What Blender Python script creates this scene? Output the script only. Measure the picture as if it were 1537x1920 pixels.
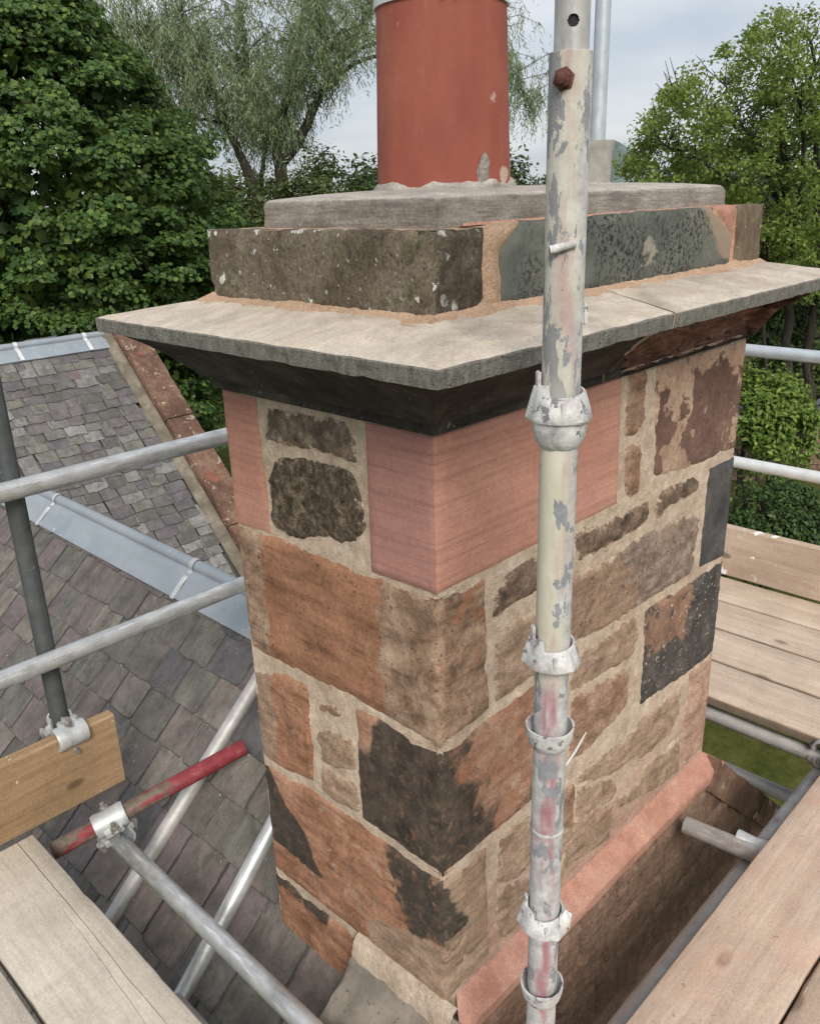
import bpy, bmesh, math, random
import numpy as np
from mathutils import Vector, Matrix, noise, geometry
R = math.radians
for o in list(bpy.data.objects):
    bpy.data.objects.remove(o)
sc = bpy.context.scene
col = sc.collection
random.seed(7)

# ------------------------------------------------------------------ camera
# x runs along the long face of the stack, y along its short face, z = 0 at eye height
cd = bpy.data.cameras.new("camera")
cam = bpy.data.objects.new("camera", cd)
col.objects.link(cam)
cd.sensor_fit = 'HORIZONTAL'
cd.sensor_width = 36.0
cd.lens = 37.245
cd.clip_start = 0.02
cd.clip_end = 6000
cam.matrix_world = Matrix(((0.69509569, 0.27309468, -0.66502727, -0.95155825),
                           (-0.71823812, 0.22359852, -0.65889127, -0.88574087),
                           (-0.03124059, 0.93564042, 0.35156938, 0.0),
                           (0, 0, 0, 1)))
sc.camera = cam

# ------------------------------------------------------------------ daylight, overcast
SUN_EL, SUN_AZ = R(40), R(233)
w = bpy.data.worlds.new("World")
sc.world = w
w.use_nodes = True
wt = w.node_tree
wt.nodes.clear()


def wn(t, **k):
    n = wt.nodes.new(t)
    for a, b in k.items():
        setattr(n, a, b)
    return n


sky = wn('ShaderNodeTexSky', sky_type='NISHITA', sun_disc=False, sun_elevation=SUN_EL,
         sun_rotation=math.atan2(math.cos(SUN_AZ), math.sin(SUN_AZ)), air_density=1.0, dust_density=2.0)
tc = wn('ShaderNodeTexCoord')
sep = wn('ShaderNodeSeparateXYZ')
wt.links.new(tc.outputs['Generated'], sep.inputs[0])
add = wn('ShaderNodeMath', operation='ADD')
add.inputs[1].default_value = 0.22
wt.links.new(sep.outputs[2], add.inputs[0])
mx = wn('ShaderNodeMath', operation='MAXIMUM')
mx.inputs[1].default_value = 0.05
wt.links.new(add.outputs[0], mx.inputs[0])
dv = wn('ShaderNodeVectorMath', operation='DIVIDE')
cmb = wn('ShaderNodeCombineXYZ')
for i in (0, 1):
    wt.links.new(mx.outputs[0], cmb.inputs[i])
cmb.inputs[2].default_value = 1e6
wt.links.new(tc.outputs['Generated'], dv.inputs[0])
wt.links.new(cmb.outputs[0], dv.inputs[1])
cl = wn('ShaderNodeTexNoise')
cl.inputs['Scale'].default_value = 1.15
cl.inputs['Detail'].default_value = 5
cl.inputs['Roughness'].default_value = 0.5
wt.links.new(dv.outputs[0], cl.inputs['Vector'])
cr = wn('ShaderNodeValToRGB')
cr.color_ramp.elements[0].position = 0.34
cr.color_ramp.elements[0].color = (0.55, 0.615, 0.71, 1)
cr.color_ramp.elements[1].position = 0.66
cr.color_ramp.elements[1].color = (0.83, 0.86, 0.9, 1)
wt.links.new(cl.outputs['Fac'], cr.inputs[0])
sc6 = wn('ShaderNodeMix', data_type='RGBA', blend_type='MULTIPLY')
sc6.inputs[0].default_value = 1
sc6.inputs[7].default_value = (4.6, 4.5, 4.4, 1)
wt.links.new(cr.outputs[0], sc6.inputs[6])
mixw = wn('ShaderNodeMix', data_type='RGBA')
mixw.inputs[0].default_value = 0.88
wt.links.new(sky.outputs[0], mixw.inputs[6])
wt.links.new(sc6.outputs[2], mixw.inputs[7])
bg = wn('ShaderNodeBackground')
bg.inputs[1].default_value = 0.1
wo = wn('ShaderNodeOutputWorld')
wt.links.new(mixw.outputs[2], bg.inputs[0])
wt.links.new(bg.outputs[0], wo.inputs[0])
sl = bpy.data.lights.new("sun", 'SUN')
sl.energy = 1.5
sl.angle = R(26)
sl.color = (1.0, 0.94, 0.85)
so = bpy.data.objects.new("sun", sl)
col.objects.link(so)
so.rotation_euler = Vector((math.cos(SUN_AZ) * math.cos(SUN_EL), math.sin(SUN_AZ) * math.cos(SUN_EL),
                            math.sin(SUN_EL))).to_track_quat('Z', 'Y').to_euler()
vs = sc.view_settings
vs.view_transform = 'Standard'
vs.look = 'None'
vs.gamma = 1
vs.use_curve_mapping = False
vs.exposure = 1.08


# ------------------------------------------------------------------ material helper
class NB:
    def __init__(s, name):
        s.m = bpy.data.materials.new(name)
        s.m.use_nodes = True
        s.t = s.m.node_tree
        s.t.nodes.clear()
        s.P = s.n('ShaderNodeNewGeometry').outputs['Position']
        s.O = s.n('ShaderNodeTexCoord').outputs['Object']
        s.info = s.n('ShaderNodeObjectInfo')
        s.rand = s.info.outputs['Random']

    def n(s, t, **k):
        x = s.t.nodes.new(t)
        for a, b in k.items():
            setattr(x, a, b)
        return x

    def set(s, sock, v):
        if isinstance(v, bpy.types.NodeSocket):
            s.t.links.new(v, sock)
        elif v is not None:
            if isinstance(v, (tuple, list)) and len(v) == 3 and sock.type == 'RGBA':
                v = (*v, 1)
            sock.default_value = v

    def map(s, v, scale=(1, 1, 1), loc=(0, 0, 0), rot=(0, 0, 0)):
        x = s.n('ShaderNodeMapping')
        s.set(x.inputs[0], v)
        x.inputs[1].default_value = loc
        x.inputs[2].default_value = rot
        x.inputs[3].default_value = scale
        return x.outputs[0]

    def shift(s, v, k=37.0):      # a different piece of the pattern for every object
        x = s.n('ShaderNodeVectorMath', operation='MULTIPLY_ADD')
        c = s.n('ShaderNodeCombineXYZ')
        for i in range(3):
            s.set(c.inputs[i], s.rand)
        s.set(x.inputs[0], c.outputs[0])
        x.inputs[1].default_value = (k, k * 1.7, k * 0.6)
        s.set(x.inputs[2], v)
        return x.outputs[0]

    def noise(s, v=None, scale=5, detail=4, rough=0.55, dist=0.0, out='Fac'):
        x = s.n('ShaderNodeTexNoise')
        s.set(x.inputs['Vector'], v if v is not None else s.P)
        x.inputs['Scale'].default_value = scale
        x.inputs['Detail'].default_value = detail
        x.inputs['Roughness'].default_value = rough
        x.inputs['Distortion'].default_value = dist
        return x.outputs[out]

    def voro(s, v=None, scale=5, feature='F1', rnd=1.0, out='Distance'):
        x = s.n('ShaderNodeTexVoronoi', feature=feature)
        s.set(x.inputs['Vector'], v if v is not None else s.P)
        x.inputs['Scale'].default_value = scale
        x.inputs['Randomness'].default_value = rnd
        return x.outputs[out]

    def ramp(s, f, stops, interp='LINEAR'):
        x = s.n('ShaderNodeValToRGB')
        x.color_ramp.interpolation = interp
        e = x.color_ramp.elements
        while len(e) < len(stops):
            e.new(0.5)
        for i, (p, c) in enumerate(stops):
            e[i].position = p
            e[i].color = (c, c, c, 1) if isinstance(c, (int, float)) else (*c, 1)
        s.set(x.inputs[0], f)
        return x.outputs[0]

    def mix(s, f, a, b, mode='MIX'):
        x = s.n('ShaderNodeMix', data_type='RGBA', blend_type=mode)
        s.set(x.inputs[0], f)
        s.set(x.inputs[6], a)
        s.set(x.inputs[7], b)
        return x.outputs[2]

    def math(s, op, a, b=None, c=None, clamp=False):
        x = s.n('ShaderNodeMath', operation=op, use_clamp=clamp)
        for i, v in enumerate((a, b, c)):
            if v is not None:
                s.set(x.inputs[i], v)
        return x.outputs[0]

    def step(s, v, a, b):
        x = s.n('ShaderNodeMapRange', interpolation_type='SMOOTHSTEP')
        s.set(x.inputs[0], v)
        x.inputs[1].default_value = a
        x.inputs[2].default_value = b
        return x.outputs[0]

    def attr(s, name):
        return s.n('ShaderNodeAttribute', attribute_name=name).outputs['Fac']

    def xyz(s, v):
        x = s.n('ShaderNodeSeparateXYZ')
        s.set(x.inputs[0], v)
        return x.outputs

    def bump(s, h, strength=0.3, dist=0.01, nrm=None):
        x = s.n('ShaderNodeBump')
        x.inputs['Strength'].default_value = strength
        x.inputs['Distance'].default_value = dist
        s.set(x.inputs['Height'], h)
        if nrm is not None:
            s.set(x.inputs['Normal'], nrm)
        return x.outputs[0]

    def out(s, color, rough=0.85, normal=None, metal=0.0, spec=0.3, trans=None):
        b = s.n('ShaderNodeBsdfPrincipled')
        s.set(b.inputs['Base Color'], color)
        s.set(b.inputs['Roughness'], rough)
        s.set(b.inputs['Metallic'], metal)
        s.set(b.inputs['Specular IOR Level'], spec)
        if normal is not None:
            s.set(b.inputs['Normal'], normal)
        o = s.n('ShaderNodeOutputMaterial')
        sh = b.outputs[0]
        if trans is not None:
            tr = s.n('ShaderNodeBsdfTranslucent')
            s.set(tr.inputs[0], trans[1])
            mixs = s.n('ShaderNodeMixShader')
            s.set(mixs.inputs[0], trans[0])
            s.t.links.new(sh, mixs.inputs[1])
            s.t.links.new(tr.outputs[0], mixs.inputs[2])
            sh = mixs.outputs[0]
        s.t.links.new(sh, o.inputs[0])
        return s.m


def nn(n, v, scale, detail=5, rough=.62, dist=0.0):
    """noise stretched to about -0.5 .. 0.5"""
    return n.math('MULTIPLY', n.math('SUBTRACT', n.noise(v, scale, detail, rough, dist), .5), 2.4)


def grainy(n, c, v, scale, amt, detail=3, rough=.7):
    g = n.noise(v, scale, detail, rough)
    return n.mix(1.0, c, n.ramp(g, [(.28, 1 - amt), (.5, 1.0), (.72, 1.0 + amt * .9)]), 'MULTIPLY')


def srgb(r, g, b, k=1.0):
    f = lambda c: (c / 255 / 12.92 if c <= 10 else ((c / 255 + 0.055) / 1.055) ** 2.4) * k
    return (f(r), f(g), f(b))


def speck(n, c, scale, thr, dark, seedv=None, amt=1.0, w=0.04):
    """scatter of small irregular specks of colour `dark` over colour c"""
    m = n.step(n.noise(seedv, scale, 3, 0.65), thr, thr + w)
    return n.mix(n.math('MULTIPLY', m, amt), c, dark)


def sandstone(name, c0, c1, c2, peel=None, soot=None, band=0.0, bandrot=(0, 0, 0), bandscale=(3, 3, 70),
              grain=0.3, fleck=None, fleck_thr=0.66, rough_bump=0.5, mot=9.0, sootw=0.09, soot2=None, smear=0.0, blot=.26):
    """weathered stone. Attributes 'peel' and 'soot' say where its crust has come off or is left, 'ed' the way to its edge."""
    n = NB(name)
    P = n.P
    big = n.math('ADD', nn(n, P, mot, 7, 0.68, 0.5), .5)
    c = n.ramp(big, [(0.15, c0), (0.5, c1), (0.85, c2)])
    med = n.noise(P, 48, 5, 0.75, .3)
    if peel is not None:
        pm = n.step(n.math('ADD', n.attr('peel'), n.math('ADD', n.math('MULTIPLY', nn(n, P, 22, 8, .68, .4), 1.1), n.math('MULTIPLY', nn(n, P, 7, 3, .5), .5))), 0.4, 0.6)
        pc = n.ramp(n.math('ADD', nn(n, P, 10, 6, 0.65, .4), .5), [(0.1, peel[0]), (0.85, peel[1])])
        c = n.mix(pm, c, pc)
    if band:
        bn = nn(n, n.map(P, bandscale, (0, 0, 0), bandrot), 1, 6, 0.68, 0.4)
        c = n.mix(1.0, c, n.ramp(n.math('ADD', bn, .5), [(.1, 1 + band * .22), (.45, 1.0), (.9, 1 - band)]), 'MULTIPLY')
    c = n.mix(n.math('MULTIPLY', n.step(med, 0.5, 0.68), blot), c, tuple(x * 0.42 for x in c1))
    c = n.mix(n.math('MULTIPLY', n.step(n.noise(P, 30, 6, .75, .3), 0.54, 0.7), blot * .8), c, tuple(min(1, x * 1.45) for x in c2))
    if fleck is not None:
        c = speck(n, c, 85, fleck_thr, fleck, w=.06, amt=.85)
        c = speck(n, c, 36, fleck_thr + .025, fleck, w=.05, amt=.8)
    if soot is not None:
        sn = n.math('ADD', n.math('MULTIPLY', nn(n, P, 20, 8, 0.66, 0.5), 1.05), n.math('MULTIPLY', nn(n, P, 6, 3, 0.5), .6))
        sm_ = n.step(n.math('ADD', n.attr('soot'), sn), 0.5 - sootw, 0.5 + sootw)
        s2 = soot2 or tuple(x * 2.3 for x in soot)
        sc_ = n.ramp(n.math('ADD', nn(n, P, 16, 8, 0.75, .4), .5), [(0.15, soot), (0.6, tuple((x + y) / 2 for x, y in zip(soot, s2))), (1.0, s2)])
        sc_ = speck(n, sc_, 60, .68, tuple(x * .9 for x in c1), amt=.7, w=.06)
        thin = n.step(n.noise(P, 38, 7, .78, .5), .5, .66)
        c = n.mix(n.math('MULTIPLY', sm_, n.math('SUBTRACT', 1.0, n.math('MULTIPLY', thin, .32))), c, sc_)
    if smear:
        mm = n.step(n.math('ADD', n.math('MULTIPLY', n.math('SUBTRACT', 1.0, n.attr('ed')), smear), n.math('MULTIPLY', nn(n, P, 34, 7, .75, .3), 1.1)), .5, .74)
        c = n.mix(n.math('MULTIPLY', mm, .92), c, n.ramp(n.noise(P, 30, 4, .6), [(.3, (.56, .42, .305)), (.7, (.76, .605, .46))]))
    c = grainy(n, c, P, 270, grain * .9)
    c = grainy(n, c, P, 90, grain * .7, 4)
    fine = n.noise(P, 210, 4, 0.75)
    h = n.math('ADD', n.math('MULTIPLY', n.noise(P, 40, 7, .8, .2), 1.0), n.math('MULTIPLY', fine, .55))
    if soot is not None:
        h = n.math('ADD', h, n.math('MULTIPLY', sm_, 0.18))
    if peel is not None:
        h = n.math('SUBTRACT', h, n.math('MULTIPLY', pm, 0.12))
    return n.out(c, 0.92, n.bump(h, rough_bump, 0.011), spec=0.2)


S = {}
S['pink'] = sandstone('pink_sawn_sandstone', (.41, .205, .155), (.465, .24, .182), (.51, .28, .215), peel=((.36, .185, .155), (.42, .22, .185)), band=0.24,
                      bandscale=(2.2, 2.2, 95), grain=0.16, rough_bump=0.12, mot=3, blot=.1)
S['core'] = sandstone('tan_weathered_sandstone', (.16, .10, .068), (.34, .225, .155), (.47, .34, .25),
                      peel=((.27, .135, .078), (.40, .205, .125)), band=0.4, bandscale=(4, 4, 30), bandrot=(0.14, 0.1, 0),
                      fleck=(.1, .062, .04), fleck_thr=.62, mot=13, rough_bump=.4, smear=.35)
S['orange'] = sandstone('orange_sandstone', (.26, .13, .078), (.38, .195, .118), (.48, .28, .19),
                        peel=((.27, .18, .125), (.46, .33, .24)), band=0.42, bandscale=(6, 12, 60), bandrot=(0.6, 0.35, 0),
                        soot=(.042, .037, .031), soot2=(.11, .088, .07), fleck=(.52, .40, .31), fleck_thr=.68, sootw=.24, smear=.3, rough_bump=.4)
S['black'] = sandstone('sooty_sandstone', (.24, .13, .085), (.38, .21, .135), (.5, .37, .28),
                       peel=((.34, .155, .09), (.44, .29, .2)), soot=(.036, .032, .027), soot2=(.14, .105, .08), band=0.2, smear=.25, sootw=.32)
S['tan'] = sandstone('pinkish_tan_sandstone', (.31, .185, .13), (.46, .30, .22), (.57, .40, .30), band=0.3, bandscale=(5, 5, 30),
                     fleck=(.2, .11, .07), fleck_thr=.63, smear=.5)
S['rubble'] = sandstone('brown_rubble_sandstone', (.37, .245, .168), (.51, .355, .255), (.60, .45, .33), band=0.4,
                        bandscale=(9, 9, 44), bandrot=(0.1, 0.45, 0), fleck=(.2, .125, .085), fleck_thr=.64, rough_bump=1.0, mot=17, smear=.8)
S['rubble_red'] = sandstone('reddish_rubble_sandstone', (.32, .185, .125), (.45, .28, .192), (.55, .39, .28), band=0.4,
                            bandscale=(9, 9, 44), bandrot=(0.1, 0.45, 0), fleck=(.16, .09, .065), fleck_thr=.63, rough_bump=1.0, mot=17, smear=.7)
S['rubble_dark'] = sandstone('dark_rubble_sandstone', (.10, .07, .052), (.235, .165, .12), (.40, .295, .215), band=0.45,
                             bandscale=(12, 12, 36), bandrot=(0.2, 0.4, 0), fleck=(.45, .35, .26), fleck_thr=.66, rough_bump=1.0, mot=22, smear=.75)
S['rubble_grey'] = sandstone('greyish_rubble_sandstone', (.25, .18, .145), (.38, .285, .225), (.5, .4, .325), band=0.35,
                             peel=((.38, .245, .17), (.5, .345, .245)), bandscale=(9, 9, 36), bandrot=(0.1, 0.45, 0),
                             fleck=(.15, .11, .09), fleck_thr=.6, rough_bump=1.0, mot=18, smear=.8)
S['furry'] = sandstone('dark_mossy_sandstone', (.06, .044, .032), (.15, .114, .082), (.34, .27, .195), band=0.4,
                       bandscale=(60, 60, 60), fleck=(.4, .34, .27), fleck_thr=.66, rough_bump=1.0, mot=40, smear=.6, grain=.5)
S['greybrown'] = sandstone('grey_brown_sandstone', (.13, .097, .072), (.225, .172, .132), (.36, .285, .215), band=0.3,
                           bandscale=(30, 30, 40), fleck=(.42, .34, .26), fleck_thr=.67, rough_bump=0.9, mot=30, smear=.85, grain=.4)
S['slate_grey'] = sandstone('smooth_dark_grey_sandstone', (.045, .044, .045), (.072, .068, .068), (.115, .108, .105), grain=0.25,
                            rough_bump=0.25, mot=7, fleck=(.3, .24, .2), fleck_thr=.74, smear=.25)
S['brownskin'] = sandstone('brown_skinned_sandstone', (.115, .066, .052), (.16, .094, .073), (.22, .135, .105),
                           peel=((.32, .2, .145), (.52, .37, .27)), rough_bump=0.5, mot=8, smear=.4, fleck=(.45, .35, .28), fleck_thr=.7)
S['flecked'] = sandstone('flecked_sooty_sandstone', (.05, .045, .042), (.085, .076, .07), (.14, .12, .105),
                         peel=((.17, .105, .078), (.36, .21, .14)), fleck=(.6, .54, .48), fleck_thr=.615, rough_bump=0.5, mot=10, smear=.3)

# mortar, render, concrete
n = NB('sandy_lime_mortar')
c = n.ramp(n.noise(None, 11, 5, .6), [(.3, (.61, .465, .345)), (.5, (.755, .605, .465)), (.7, (.84, .70, .555))])
zz = n.xyz(n.P)[2]
pinkm = n.math('MULTIPLY', n.step(n.math('ADD', zz, n.math('MULTIPLY', n.noise(None, 6, 4, .6), .5)), -1.02, -1.4), .8)
pinkm = n.math('MULTIPLY', pinkm, n.step(n.xyz(n.P)[0], .02, .12))
c = n.mix(pinkm, c, (.6, .35, .26))
c = speck(n, c, 240, .67, (.3, .2, .14), amt=.5)
c = grainy(n, c, n.P, 260, .2)
c = grainy(n, c, n.P, 60, .2, 6)
c = grainy(n, c, n.P, 14, .2, 5)
h = n.math('ADD', n.math('MULTIPLY', n.noise(None, 42, 7, .78, .4), 1.3), n.math('MULTIPLY', n.noise(None, 240, 3, .7), .5))
S['mortar'] = n.out(c, .95, n.bump(h, 1.0, .012), spec=.15)

n = NB('salmon_pink_mortar')
c = n.ramp(n.noise(None, 9, 6, .62), [(.3, (.36, .18, .13)), (.5, (.44, .235, .175)), (.72, (.5, .31, .245))])
c = speck(n, c, 200, .68, (.3, .14, .09), amt=.6)
c = n.mix(n.math('MULTIPLY', n.step(n.noise(n.map(n.P, (4, 30, 30)), 1, 4, .6), .56, .7), .3), c, (.36, .19, .13))
c = grainy(n, c, n.P, 240, .22)
c = grainy(n, c, n.P, 30, .2, 6)
h = n.math('ADD', n.noise(None, 35, 6, .7), n.math('MULTIPLY', n.noise(None, 240, 3, .7), .4))
S['pinkmortar'] = n.out(c, .93, n.bump(h, .6, .006), spec=.15)

n = NB('mixed_fillet_mortar')
c = n.ramp(n.noise(None, 14, 6, .65), [(.32, (.42, .29, .20)), (.5, (.55, .38, .26)), (.62, (.6, .42, .3)), (.75, (.62, .29, .2))])
c = speck(n, c, 220, .64, (.25, .16, .1), amt=.7)
h = n.math('ADD', n.noise(None, 70, 6, .75), n.math('MULTIPLY', n.noise(None, 260, 3, .7), .4))
c = grainy(n, c, n.P, 220, .3)
S['fillet'] = n.out(c, .95, n.bump(h, 1, .008), spec=.15)

n = NB('brushed_concrete')
st = n.noise(n.map(n.P, (5, 5, 85), (0, 0, 0), (.04, .02, 0)), 1, 5, .7, .4)
c = n.ramp(n.noise(None, 7, 6, .65, .4), [(.28, (.15, .128, .108)), (.5, (.26, .235, .205)), (.7, (.4, .37, .33))])
c = n.mix(n.math('MULTIPLY', n.step(st, .42, .66), .5), c, (.12, .105, .092))
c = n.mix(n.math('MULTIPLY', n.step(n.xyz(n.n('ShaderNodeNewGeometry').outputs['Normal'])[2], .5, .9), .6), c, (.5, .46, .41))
c = speck(n, c, 180, .68, (.06, .055, .05), amt=.6)
c = grainy(n, c, n.P, 190, .3)
c = grainy(n, c, n.map(n.P, (8, 8, 60)), 2, .3, 6)
S['concrete'] = n.out(c, .92, n.bump(n.math('ADD', st, n.math('MULTIPLY', n.noise(None, 160, 4, .7), .6)), .6, .005), spec=.2)

n = NB('cleaned_buff_sandstone')
c = n.ramp(n.noise(n.map(n.P, (3, 3, 8)), 2.4, 7, .62, .6), [(.28, (.33, .285, .235)), (.45, (.46, .40, .33)), (.6, (.55, .485, .405)), (.75, (.38, .355, .315))])
c = n.mix(n.math('MULTIPLY', n.step(n.noise(n.map(n.P, (6, 30, 6), (0, 0, 0), (0, 0, .3)), 1, 5, .7),     .55, .7), .3), c, (.55, .40, .29))
c = speck(n, c, 150, .66, (.25, .19, .14), amt=.5)
c = grainy(n, c, n.P, 200, .22)
c = grainy(n, c, n.map(n.P, (5, 12, 5)), 3, .16, 6)
S['captop'] = n.out(c, .9, n.bump(n.math('ADD', n.noise(None, 45, 6, .7), n.math('MULTIPLY', n.noise(None, 230, 3, .7), .4)), .5, .005), spec=.2)

n = NB('grey_lichened_edge')
c = n.ramp(n.noise(n.map(n.P, (30, 30, 14)), 3, 6, .75), [(.3, (.13, .128, .112)), (.5, (.235, .23, .2)), (.72, (.36, .35, .305))])
c = speck(n, c, 160, .64, (.045, .045, .04))
S['capedge'] = n.out(c, .95, n.bump(n.math('ADD', n.noise(None, 110, 6, .8), n.noise(None, 300, 2, .7)), 1.0, .006), spec=.15)

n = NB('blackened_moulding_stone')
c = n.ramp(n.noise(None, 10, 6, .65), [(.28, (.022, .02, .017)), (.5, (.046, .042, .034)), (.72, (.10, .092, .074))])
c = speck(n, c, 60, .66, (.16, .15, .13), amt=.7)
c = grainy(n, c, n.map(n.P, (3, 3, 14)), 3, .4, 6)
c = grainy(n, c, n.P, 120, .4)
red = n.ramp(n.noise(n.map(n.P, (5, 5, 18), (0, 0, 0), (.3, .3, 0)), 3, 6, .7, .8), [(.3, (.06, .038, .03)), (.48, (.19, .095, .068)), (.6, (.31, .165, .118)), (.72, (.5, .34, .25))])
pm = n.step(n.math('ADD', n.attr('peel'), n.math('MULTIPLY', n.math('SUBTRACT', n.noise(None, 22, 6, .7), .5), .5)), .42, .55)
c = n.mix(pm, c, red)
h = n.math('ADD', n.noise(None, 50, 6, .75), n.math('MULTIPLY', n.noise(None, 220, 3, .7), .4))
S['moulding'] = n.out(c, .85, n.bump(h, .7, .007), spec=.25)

n = NB('lichened_brown_sandstone')
c = n.ramp(n.noise(None, 8, 7, .68, .3), [(.28, (.07, .055, .04)), (.46, (.135, .108, .08)), (.6, (.19, .158, .12)), (.76, (.29, .25, .2))])
c = n.mix(n.step(n.noise(None, 16, 5, .6), .57, .66), c, (.12, .112, .065))
c = speck(n, c, 120, .62, (.035, .028, .022), amt=.8)
vd = n.voro(n.mix(.02, n.P, n.noise(None, 70, 3, .6, out='Color')), 46, rnd=1.0)
vr = n.voro(n.mix(.02, n.P, n.noise(None, 70, 3, .6, out='Color')), 46, rnd=1.0, out='Color')
thr = n.math('MULTIPLY', n.step(n.xyz(vr)[0], .48, 1.0), .52)
spot = n.step(n.math('SUBTRACT', thr, vd), 0.0, .05)
spot = n.math('MULTIPLY', spot, n.step(n.noise(None, 11, 3, .5), .4, .47))
c = n.mix(spot, c, n.ramp(n.noise(None, 200, 2, .5), [(.3, (.42, .41, .36)), (.7, (.72, .71, .66))]))
c = speck(n, c, 75, .66, (.48, .46, .4), amt=.8, w=.05)
fm_ = n.step(n.math('ADD', n.attr('soot'), n.math('MULTIPLY', nn(n, n.P, 26, 7, .7, .4), .6)), .35, .7)
c = n.mix(n.math('MULTIPLY', fm_, .62), c, (.035, .028, .022))  # darkens the end face: its shade is put into the colour
c = grainy(n, c, n.P, 150, .4)
c = grainy(n, c, n.P, 45, .35, 6)
S['lichen'] = n.out(c, .95, n.bump(n.math('ADD', n.noise(None, 80, 6, .75), n.math('MULTIPLY', spot, .8)), .8, .006), spec=.15)

n = NB('dark_greenish_grey_stone')
c = n.ramp(n.noise(None, 6, 6, .65), [(.3, (.07, .077, .066)), (.52, (.13, .138, .118)), (.72, (.2, .19, .15))])
c = n.mix(n.math('MULTIPLY', n.step(n.noise(None, 95, 4, .75), .45, .6), n.step(n.noise(None, 5, 4, .55), .62, .42)), c, (.026, .03, .028))
pm = n.step(n.math('ADD', n.attr('peel'), n.math('MULTIPLY', nn(n, n.P, 34, 7, .75, .5), 1.4)), .4, .75)
c = n.mix(n.math('MULTIPLY', pm, .8), c, (.33, .3, .24))
tn = n.step(n.math('ADD', n.attr('soot'), n.math('MULTIPLY', n.math('SUBTRACT', n.noise(None, 20, 5, .7), .5), .6)), .4, .65)
c = n.mix(tn, c, (.28, .22, .165))
S['greenish'] = n.out(c, .9, n.bump(n.noise(None, 120, 5, .75), .5, .004), spec=.2)

n = NB('scraped_brown_stone')
c = n.ramp(n.noise(n.map(n.P, (14, 14, 5)), 3, 6, .7), [(.3, (.085, .062, .042)), (.55, (.16, .125, .085)), (.75, (.27, .22, .165))])
c = speck(n, c, 45, .66, (.45, .38, .3))
S['scraped'] = n.out(c, .9, n.bump(n.noise(None, 60, 6, .75), .7, .005), spec=.2)

# terracotta chimney pot
n = NB('terracotta')
c = n.ramp(n.noise(n.map(n.P, (6, 6, 3)), 1.6, 5, .6), [(.3, (.25, .068, .046)), (.5, (.30, .085, .056)), (.72, (.36, .118, .08))])
c = n.mix(n.math('MULTIPLY', n.step(n.noise(n.map(n.P, (18, 18, 3)), 1.5, 6, .7), .54, .7), .22), c, (.5, .25, .2))
c = n.mix(n.math('MULTIPLY', n.step(n.noise(n.map(n.P, (50, 50, 30)), 1, 3, .6), .715, .74), .7), c, (.52, .36, .3))
c = speck(n, c, 110, .7, (.13, .04, .03), amt=.4)
pl = n.step(n.math('ADD', n.attr('peel'), n.math('MULTIPLY', n.math('SUBTRACT', n.noise(None, 45, 5, .7), .5), .8)), .45, .6)
c = n.mix(pl, c, (.5, .36, .3))
S['terracotta'] = n.out(c, .72, n.bump(n.math('ADD', n.noise(n.map(n.P, (10, 10, 60)), 1, 4, .6), n.noise(None, 140, 4, .6)), .12, .004), spec=.35)

n = NB('grey_cement_clay')
c = n.ramp(n.noise(None, 22, 6, .65), [(.3, (.24, .225, .205)), (.7, (.42, .4, .37))])
c = speck(n, c, 150, .66, (.14, .13, .12), amt=.6)
S['greyclay'] = n.out(c, .9, n.bump(n.noise(None, 120, 5, .7), .4, .004))

# metals and paint
def galv(name, a, b, spangle=.25, rough=.42, dirt=.5, rust=None, metal=.55, dirtc=(.16, .15, .135)):
    n = NB(name)
    O = n.O
    c = n.ramp(n.noise(O, 16, 5, .65), [(.3, a), (.7, b)])
    c = n.mix(n.math('MULTIPLY', n.step(n.noise(n.map(O, (60, 60, 7)), 1.2, 5, .7), .53, .68), spangle), c, tuple(min(1, x * 1.6) for x in b))
    c = n.mix(n.math('MULTIPLY', n.step(n.noise(n.map(O, (22, 22, 5), (3, 1, 2)), 1.3, 6, .7), .5, .68), dirt), c, dirtc)
    c = speck(n, c, 70, .7, (.5, .49, .46), O, amt=.7)
    if rust:
        m = n.step(n.noise(n.map(O, (9, 9, 5), (7, 3, 1)), 1.1, 5, .65), rust[0], rust[0] + .1)
        c = n.mix(n.math('MULTIPLY', m, rust[2]), c, rust[1])
    rg = n.math('ADD', rough, n.math('MULTIPLY', n.math('SUBTRACT', n.noise(O, 30, 4, .6), .5), .35))
    return n.out(c, rg, n.bump(n.noise(O, 90, 5, .7), .12, .003), metal=metal, spec=.45)


S['galv'] = galv('galvanised_steel', (.40, .415, .42), (.64, .655, .66), dirt=.5, spangle=.5, metal=.5, rough=.38)
S['galv_old'] = galv('dull_weathered_steel', (.36, .355, .345), (.55, .54, .525), dirt=.45, rough=.55, metal=.35, rust=(.63, (.24, .1, .085), .5))
S['galv_dark'] = galv('dark_weathered_steel', (.07, .078, .08), (.125, .135, .138), dirt=.4, rough=.6, metal=.3, spangle=.12, dirtc=(.05, .05, .048))
S['galv_blue'] = galv('bluish_galvanised_steel', (.42, .47, .51), (.58, .64, .68), dirt=.2, rough=.45, metal=.4)
S['galv_white'] = galv('pale_galvanised_steel', (.6, .61, .61), (.78, .79, .79), dirt=.2, rough=.5, metal=.3, dirtc=(.35, .34, .32))
S['cast'] = galv('cast_galvanised_fitting', (.46, .48, .49), (.64, .66, .66), dirt=.3, rough=.5, metal=.4)
S['boltsteel'] = galv('plated_bolt_steel', (.34, .33, .31), (.5, .49, .46), dirt=.5, rough=.45, metal=.6)

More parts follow.
